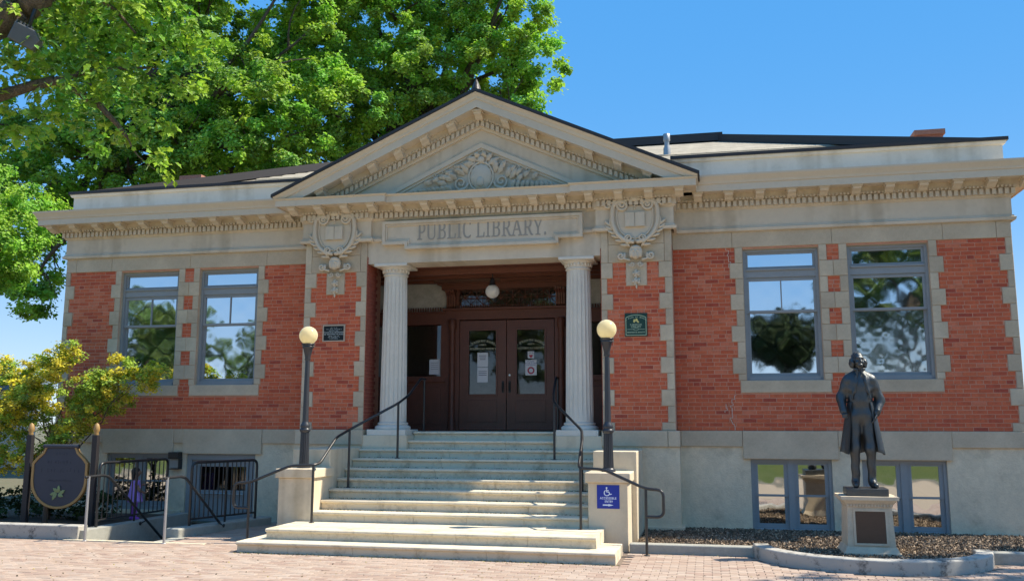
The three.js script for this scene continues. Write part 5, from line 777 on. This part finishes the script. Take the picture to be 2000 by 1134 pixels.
// ---------------------------------------------------------------- child behind the guard fence
{
  const P = thing('person', 'small child in a purple dress and leggings reaching out behind the fence', 'person', [-5.9, 0.09, 1.05]); P.rotation.y = Math.PI * 0.72;
  const skin = M([0.3, 0.17, 0.11], { rough: 0.6 }), dress = M([0.5, 0.3, 0.8], { rough: 0.85, map: 'paint', s: 0.2 }), legm = M([0.4, 0.12, 0.6], { rough: 0.85 }), dark = M([0.015, 0.012, 0.011], { rough: 0.6 });
  const body = union([ell(0, 0.79, 0.005, 0.06, 0.075, 0.066), cap(0, 0.66, 0, 0, 0.73, 0, 0.032, 0.03), ell(0, 0.52, 0, 0.075, 0.14, 0.06), cap(-0.085, 0.62, 0, -0.12, 0.5, 0.05, 0.026, 0.022), cap(-0.12, 0.5, 0.05, -0.1, 0.44, 0.15, 0.022, 0.017), cap(0.085, 0.62, 0, 0.15, 0.56, 0.07, 0.026, 0.022), cap(0.15, 0.56, 0.07, 0.2, 0.58, 0.19, 0.022, 0.017), ell(0, 0.79, 0.068, 0.009, 0.011, 0.012), ...[-1, 1].flatMap((s) => [ell(s * 0.06, 0.785, 0, 0.012, 0.02, 0.012)])], 0.025);
  const fing = []; for (let k = 0; k < 4; k++) fing.push(cap(0.19 + k * 0.008, 0.575, 0.2, 0.195 + k * 0.009, 0.57 - k * 0.004, 0.235, 0.006, 0.005)); fing.push(cap(0.19, 0.585, 0.2, 0.178, 0.59, 0.222, 0.0065, 0.0055));
  obj('body', surfaceNets((x, y, z) => Math.min(body(x, y, z), union(fing, 0.004)(x, y, z)), [-0.18, 0.35, -0.12], [0.26, 0.9, 0.26], 0.008), skin, P);
  obj('dress', surfaceNets((x, y, z) => { const t = (0.66 - y) / 0.36, r = 0.075 + 0.075 * t + 0.006 * Math.sin(Math.atan2(x, z) * 9) * t; return Math.max(Math.hypot(x, z * 1.15) - r, y - 0.66, 0.3 - y); }, [-0.2, 0.27, -0.2], [0.2, 0.7, 0.2], 0.009), dress, P);
  obj('dress_sleeve', [-1, 1].map((s) => new THREE.SphereGeometry(0.042, 12, 10).scale(1.1, 1, 1).translate(s * 0.092, 0.61, 0.008)), dress, P);
  obj('leggings', surfaceNets(union([cap(-0.045, 0.38, 0, -0.05, 0.06, 0.01, 0.045, 0.03), cap(0.045, 0.38, 0, 0.055, 0.06, -0.02, 0.045, 0.03)], 0.02), [-0.12, 0.02, -0.1], [0.12, 0.44, 0.1], 0.008), legm, P);
  obj('shoe', surfaceNets(cap(-0.05, 0.028, -0.01, -0.055, 0.022, 0.06, 0.03, 0.026), [-0.1, -0.02, -0.06], [0, 0.08, 0.11], 0.008), legm, P); obj('shoe', surfaceNets(cap(0.055, 0.028, -0.04, 0.06, 0.022, 0.03, 0.03, 0.026), [0, -0.02, -0.09], [0.11, 0.08, 0.08], 0.008), legm, P);
  obj('hair', surfaceNets(union([ell(0, 0.81, -0.012, 0.068, 0.07, 0.07), ell(0, 0.74, -0.05, 0.055, 0.09, 0.03)], 0.03), [-0.1, 0.62, -0.11], [0.1, 0.9, 0.08], 0.009), dark, P);
}
// ---------------------------------------------------------------- trees
const leafMat = (t = 0.48) => new THREE.MeshPhysicalMaterial({ vertexColors: true, roughness: 1, transmission: t, thickness: 0, ior: 1.35, side: THREE.DoubleSide });
// leaves scattered in clumps through lobes: [x, y, z, radius]
function foliage(lobes, o) {
  const r = rngOf(o.seed), pos = [], col = [], nor = [], shape = o.shape ?? [[0, 0], [0.5, 0.42], [1, 0], [0.5, -0.42]];
  const gauss = () => (r() + r() + r() - 1.5) / 1.5;
  for (const [lx, ly, lz, R, ten] of lobes) {
    const nc = Math.round(o.clumps * (R * R) * (ten ?? 1));
    for (let c = 0; c < nc; c++) {
      const d = V(gauss(), gauss(), gauss()).normalize(), q = R * (0.35 + 0.65 * Math.sqrt(r())), cx = lx + d.x * q, cy = ly + d.y * q * 0.85, cz = lz + d.z * q, cr = o.clumpR * (0.6 + r() * 0.8), tone = 0.75 + r() * 0.5, hue = r();
      for (let k = 0; k < o.leaves; k++) {
        const s = o.size * (0.65 + r() * 0.7), px = cx + gauss() * cr, py = cy + gauss() * cr * 0.8 - (o.droop ?? 0) * r() * cr, pz = cz + gauss() * cr;
        const n = V(gauss() + d.x * 0.4, 0.75 + gauss(), gauss() + d.z * 0.4).normalize(), a = V(gauss(), gauss() - (o.droop ?? 0), gauss()).normalize(); a.addScaledVector(n, -a.dot(n)).normalize(); const b = n.clone().cross(a);
        const c0 = o.color(r, tone, hue, [cx, cy, cz]), P = shape.map(([u, w]) => { const bend = -0.25 * u * u + Math.abs(w) * 0.25; return [px + (a.x * u + b.x * w + n.x * bend) * s, py + (a.y * u + b.y * w + n.y * bend) * s, pz + (a.z * u + b.z * w + n.z * bend) * s]; });
        for (let i = 1; i < P.length - 1; i++) { pos.push(...P[0], ...P[i], ...P[i + 1]); for (let h = 0; h < 3; h++) { col.push(...c0); } }
      }
    }
  }
  const g = new THREE.BufferGeometry(); g.setAttribute('position', new THREE.Float32BufferAttribute(pos, 3)); g.setAttribute('color', new THREE.Float32BufferAttribute(col, 3)); g.computeVertexNormals(); return g;
}
function limb(a, b, r0, r1, rng, bend = 0.12, n = 7) { const p = [], A = V(...a), B = V(...b), l = A.distanceTo(B), off = V((rng() - 0.5), (rng() - 0.3) * 0.6, (rng() - 0.5)).multiplyScalar(l * bend * 2); for (let i = 0; i <= n; i++) { const t = i / n, q = A.clone().lerp(B, t).addScaledVector(off, Math.sin(Math.PI * t)); if (i && i < n) q.add(V((rng() - 0.5), (rng() - 0.5), (rng() - 0.5)).multiplyScalar(r0 * 0.7)); p.push(q); } return tubeR(p, r0, r1, 9, 0.12, rng); }
function cylUV(g) { return metreUV(g); }
function tree(name, label, base, lobes, o) {
  const t = thing(name, label, 'tree', [0, 0, 0], o.group), r = rngOf(o.seed + 900), wood = [];
  if (o.trunk) { const top = V(...o.trunk); wood.push(limb(base, o.trunk, o.r, o.r * 0.62, r, 0.04, 8)); lobes.forEach(([x, y, z, R], k) => { if (k % (o.every ?? 1)) return; const f = 0.45 + r() * 0.55, s = V(...base).lerp(top, f), mid = [(s.x + x) / 2 + (r() - 0.5) * R, (s.y + y) / 2 + R * 0.25, (s.z + z) / 2 + (r() - 0.5) * R]; const q = o.r * (0.16 + r() * 0.18); wood.push(limb(s.toArray(), mid, q, q * 0.62, r), limb(mid, [x, y, z], q * 0.62, q * 0.2, r)); for (let j = 0; j < 3; j++) { const d = V(r() - 0.5, r() * 0.8 - 0.2, r() - 0.5).normalize().multiplyScalar(R * 0.95); wood.push(limb([x + (mid[0] - x) * 0.3, y + (mid[1] - y) * 0.3, z + (mid[2] - z) * 0.3], [x + d.x, y + d.y, z + d.z], q * 0.28, q * 0.07, r, 0.15, 5)); } }); }
  for (const [a, b, r0, r1] of o.limbs ?? []) wood.push(limb(a, b, r0, r1, r));
  if (wood.length) obj('trunk', wood, o.bark ?? mat.bark, t);
  obj('crown', foliage(lobes, o), o.mat ?? leafMat(), t, false);
  return t;
}
const green = (base, vary = 0.35) => (r, tone, hue) => { const k = tone * (0.8 + r() * 0.4), y = (hue - 0.5) * vary; return [base[0] * k * (1 + y * 1.3), base[1] * k * (1 + y * 0.3), base[2] * k * (1 - y * 0.3)]; };
const bigLeaf = { clumps: 15, leaves: 150, clumpR: 0.42, size: 0.14, droop: 0.35, color: green([0.29, 0.52, 0.045], 0.5) };
// big tree behind the left wing
tree('elm_tree', 'huge spreading tree with dark twisting limbs behind the left wing', [-17.2, -0.03, -13.4], [
  [-21, 17.2, -15, 2.6], [-18.6, 17.6, -13, 2.9], [-15.6, 17.6, -15, 2.6], [-19.4, 14.2, -15.5, 2.4], [-21.6, 12.2, -12.5, 2.0], [-16.6, 14.4, -17, 2.2], [-13.8, 14.0, -14.2, 2.3], [-12.9, 17.3, -17, 2.1], [-11.6, 13.6, -13.4, 2.3], [-10.6, 16.6, -15, 2.0, 0.6], [-9.6, 13.2, -15.6, 2.2], [-14.6, 11.4, -16, 2.0], [-11.3, 10.9, -14, 1.8], [-20.9, 7.6, -13.5, 1.4], [-20.2, 6.2, -12.6, 1.0], [-21.6, 9.3, -14, 1.5], [-18.4, 11.1, -18, 2.0, 0.7], [-18.6, 11.2, -12.4, 1.5], [-16.4, 11.0, -12.6, 1.5], [-17.4, 12.7, -12.5, 1.6], [-14.2, 11.6, -13, 1.6], [-19.8, 10.2, -12.6, 1.4], [-15.4, 12.9, -12.8, 1.5], [-12.4, 11.3, -13, 1.4], [-17.4, 8.8, -13, 1.6, 0.8], [-13.4, 9.2, -15, 1.6, 0.8], [-15.6, 9.3, -14, 1.6, 0.7], [-10.4, 9.2, -14.6, 1.4], [-20, 9.6, -15, 1.7], [-15.2, 20, -14, 2.6], [-19.6, 20.4, -14, 2.8], [-11.3, 20, -15, 2.4]],
  { ...bigLeaf, seed: 101, trunk: [-15.6, 15.8, -14.6], r: 0.85, group: 'large trees behind the library' });
tree('elm_tree', 'huge bright green tree with its crown above the pediment', [-8.3, -0.03, -19.5], [
  [-11.6, 17.8, -19, 2.4], [-8.9, 18.6, -18, 2.7], [-6.3, 18.8, -19.5, 2.6], [-4.0, 18.2, -18.5, 2.1], [-2.8, 16.2, -18.8, 1.5], [-10.4, 15.2, -18, 2.4], [-7.5, 15.4, -17.6, 2.3], [-5.1, 15.8, -18.6, 2.1], [-12.0, 12.8, -19, 2.1], [-9.0, 12.6, -18, 2.0], [-3.3, 14.2, -18.6, 1.3], [-6.7, 13.2, -18.4, 1.9], [-10.1, 21.5, -19, 2.6], [-6.5, 22, -19, 2.6], [-3.6, 21.3, -19, 2.0], [-2.1, 13.2, -18.5, 0.5]],
  { ...bigLeaf, seed: 202, trunk: [-7.7, 16.5, -18.8], r: 0.7, group: 'large trees behind the library', color: green([0.31, 0.54, 0.048], 0.5) });
tree('street_tree', 'rounded light green tree beside the left corner of the cornice', [-17.2, -0.03, -7.2], [[-16.9, 6.8, -7, 1.5], [-16.0, 7.8, -7.4, 1.3], [-17.6, 8.6, -7, 1.4], [-15.7, 6.5, -6.6, 1.0], [-18.3, 7.0, -7, 1.5]], { ...bigLeaf, clumps: 24, clumpR: 0.35, leaves: 120, size: 0.1, seed: 303, trunk: [-17, 6.4, -7.1], r: 0.16, color: green([0.31, 0.54, 0.048]) });
// overhanging tree close to the viewer, its trunk out of view at the left
const oakShape = [[0, 0], [0.18, 0.1], [0.25, 0.34], [0.42, 0.2], [0.6, 0.42], [0.72, 0.2], [1, 0], [0.72, -0.2], [0.6, -0.42], [0.42, -0.2], [0.25, -0.34], [0.18, -0.1]];
tree('overhanging_oak', 'overhanging tree with large lobed leaves and a thick rough limb, floodlight fixed to it', [-8.4, -0.03, 8.2], [
  [-4.5, 6.55, 5.6, 0.55], [-3.9, 6.75, 5.2, 0.6], [-3.2, 6.9, 5.4, 0.6], [-4.3, 5.9, 5.4, 0.55], [-3.55, 6.15, 5.3, 0.55], [-3.0, 6.3, 5.0, 0.45], [-3.9, 5.45, 5.2, 0.4, 0.8], [-3.35, 5.55, 5.1, 0.38, 0.8], [-3.25, 5.05, 5.0, 0.26, 0.8], [-4.7, 5.5, 5.6, 0.4], [-4.7, 7.1, 5.8, 0.6], [-3.9, 7.5, 5.4, 0.7], [-3.1, 7.5, 5.3, 0.6], [-4.95, 6.2, 6, 0.4], [-2.7, 6.8, 5.2, 0.4]],
  { seed: 404, clumps: 95, leaves: 12, clumpR: 0.18, size: 0.098, droop: 0.5, shape: oakShape, color: green([0.28, 0.48, 0.042], 0.45), limbs: [[[-8.4, -0.03, 8.2], [-7.6, 3.6, 7.4], 0.38, 0.32], [[-7.6, 3.6, 7.4], [-5.7, 5.6, 6.4], 0.32, 0.25], [[-5.7, 5.6, 6.4], [-4.58, 6.85, 6.0], 0.25, 0.21], [[-4.58, 6.85, 6.0], [-3.3, 8.3, 5.6], 0.21, 0.1], [[-5.9, 5.4, 6.5], [-4.3, 6.02, 5.6], 0.1, 0.06], [[-4.3, 6.02, 5.6], [-3.5, 5.35, 5.2], 0.06, 0.025], [[-4.3, 6.02, 5.6], [-3.2, 6.3, 5.1], 0.04, 0.015], [[-4.35, 7.35, 6], [-3.4, 6.7, 5.3], 0.045, 0.015], [[-3.5, 5.35, 5.2], [-3.2, 4.95, 5.0], 0.012, 0.004]], bark: M([0.26, 0.2, 0.15], { map: 'bark', s: 0.5, bump: 'mid', bs: 0.35, bumpScale: 0.035, rough: 0.95 }) });
{ // floodlight on the limb
  const F = thing('floodlight', 'grey box floodlight with cooling fins fixed under the thick limb', 'floodlight', [-4.42, 6.42, 6.0]); F.rotation.set(0.25, 0.5, -0.5); F.scale.setScalar(1.25);
  obj('housing', slab([[-0.13, -0.08], [0.11, -0.09], [0.14, 0.03], [0.06, 0.1], [-0.13, 0.1]], -0.1, 0.1, [], 0.012), M([0.12, 0.125, 0.13], { rough: 0.5, map: 'paint', s: 0.3 }), F); for (let k = 0; k < 5; k++) obj('fin', bx(-0.125 + k * 0.035, -0.113 + k * 0.035, 0.09, 0.125, -0.09, 0.09), M([0.14, 0.145, 0.15], { rough: 0.5 }), F); obj('bracket', bar([-0.02, 0.1, 0], [-0.05, 0.3, -0.02], 0.02), mat.black, F);
}
// Japanese maple in front of the left corner
{
  const lob = [[-7.55, 2.0, 1.7, 0.42], [-8.1, 2.25, 1.5, 0.45], [-7.05, 2.72, 1.75, 0.3], [-6.85, 2.95, 1.7, 0.2], [-6.5, 2.35, 1.3, 0.36], [-6.2, 2.65, 1.2, 0.26], [-5.85, 2.45, 1.15, 0.3], [-5.6, 2.6, 1.2, 0.2], [-6.7, 1.95, 1.3, 0.36], [-7.3, 1.5, 1.4, 0.32], [-8.2, 1.6, 1.5, 0.4], [-7.0, 2.2, 1.0, 0.4], [-8.3, 1.1, 1.6, 0.3], [-7.75, 2.6, 1.4, 0.32], [-8.6, 2.6, 1.4, 0.4], [-8.0, 1.9, 1.8, 0.38], [-6.9, 1.6, 1.5, 0.3], [-7.7, 1.15, 1.5, 0.3], [-7.4, 2.35, 1.6, 0.36], [-6.3, 2.1, 1.1, 0.26], [-8.7, 2.0, 1.7, 0.4]];
  tree('japanese_maple', 'small maple with yellow and green leaves beside the left corner of the library', [-7.35, 0.05, 1.35], lob, { seed: 505, clumps: 225, leaves: 78, clumpR: 0.14, size: 0.046, every: 1, trunk: [-7.25, 1.5, 1.4], r: 0.045, color: (r, tone, hue, [x, y]) => { const k = tone * (0.8 + r() * 0.4), yl = hue < 0.5 ? 1 : 0; return yl ? [Math.min(0.85, 0.7 * k), Math.min(0.8, 0.62 * k), 0.04 * k] : [0.32 * k, 0.46 * k, 0.04 * k]; }, mat: leafMat(0.45) });
}
// dark hedge behind the shield sign
{ const lob = []; const r = rngOf(71); for (let k = 0; k < 11; k++) lob.push([-9.6 + k * 0.33, 0.34 + (k % 2) * 0.06, 1.15 + r() * 0.3, 0.34]); const h = thing('hedge', 'low dark clipped hedge behind the shield sign', 'hedge'); obj('foliage', foliage(lob, { seed: 606, clumps: 200, leaves: 16, clumpR: 0.1, size: 0.06, color: green([0.035, 0.065, 0.016]) }), leafMat(0.15), h, false); }
// tree at the right, out of view, whose shade falls on the curb and pavement
tree('plane_tree', 'broad street tree standing past the right end of the library', [13.4, -0.03, 1.2], [[11.4, 7.6, 1.6, 1.1, 0.6], [12.6, 8.4, 0.8, 1.3, 0.6], [10.7, 6.4, 2.0, 0.9, 0.6], [13.6, 9.0, 1.6, 1.5], [12.2, 6.2, 1.2, 1.0, 0.6], [14.6, 7.5, 0.4, 1.5], [12.9, 10.2, 2.2, 1.3], [10.0, 5.3, 2.4, 0.6, 0.5], [11.8, 9.4, 2.8, 1.0, 0.6]], { ...bigLeaf, clumps: 6, clumpR: 0.3, size: 0.13, leaves: 40, seed: 707, trunk: [13.2, 6.5, 1.3], r: 0.3 });
// trees on the lawn across the plaza
const lawnTree = tree('park_tree', 'large park tree on the lawn across the plaza', [0, 0, 0], [[0, 7, 0, 2.4], [2, 6.4, 0.6, 1.9], [-2, 6.2, 0.4, 2.0], [0.6, 9.2, 0, 2.1], [-1.4, 8.6, -0.8, 1.8], [1.4, 5.2, -1.4, 1.6], [-1.2, 4.8, 1.4, 1.6]], { ...bigLeaf, clumps: 7, leaves: 70, size: 0.22, seed: 808, trunk: [0.1, 6.5, 0], r: 0.3, group: 'park trees on the lawn', color: green([0.12, 0.2, 0.03]) });
lawnTree.position.set(1.5, 0.6, 39);
[[14.5, 36, 1.25], [-9, 42, 1.2], [-22, 44, 1.3], [-3.5, 54, 1.4], [27, 50, 1.4], [-29, 36, 0.85], [-36, 43, 1.0], [-25, 40, 0.75]].forEach(([x, z, s], k) => { const c = lawnTree.clone(); c.name = numbered('park_tree'); scene.add(c); c.position.set(x, 0.6, z); c.scale.setScalar(s); c.rotation.y = k * 1.3; });
tree('round_tree', 'dense ball-crowned tree on the lawn', [7.3, 0.6, 28.6], [[7.3, 5.6, 28.6, 1.75]], { seed: 909, clumps: 150, leaves: 40, clumpR: 0.28, size: 0.16, trunk: [7.3, 4.6, 28.6], r: 0.13, color: green([0.03, 0.05, 0.014]), mat: leafMat(0.1) });
// pale house far to the left, seen through the maple
{
  const H = thing('far_house', 'pale house far behind the maple', 'house', [-27, 0, -14]); obj('wall', bx(-4, 4, 0, 3, -3, 3), M([0.6, 0.58, 0.54], { map: 'paint', s: 2 }), H); obj('roof', slab([[-4.4, 3], [4.4, 3], [0, 4.6]], -3.3, 3.3), M([0.16, 0.13, 0.12], { map: 'stone', s: 1 }), H); for (const x of [-2.4, 0.2, 2.6]) obj('window', bx(x - 0.5, x + 0.5, 1, 2.2, 2.99, 3.04), mat.darkGlass, H);
}
renderer.render(scene, camera);
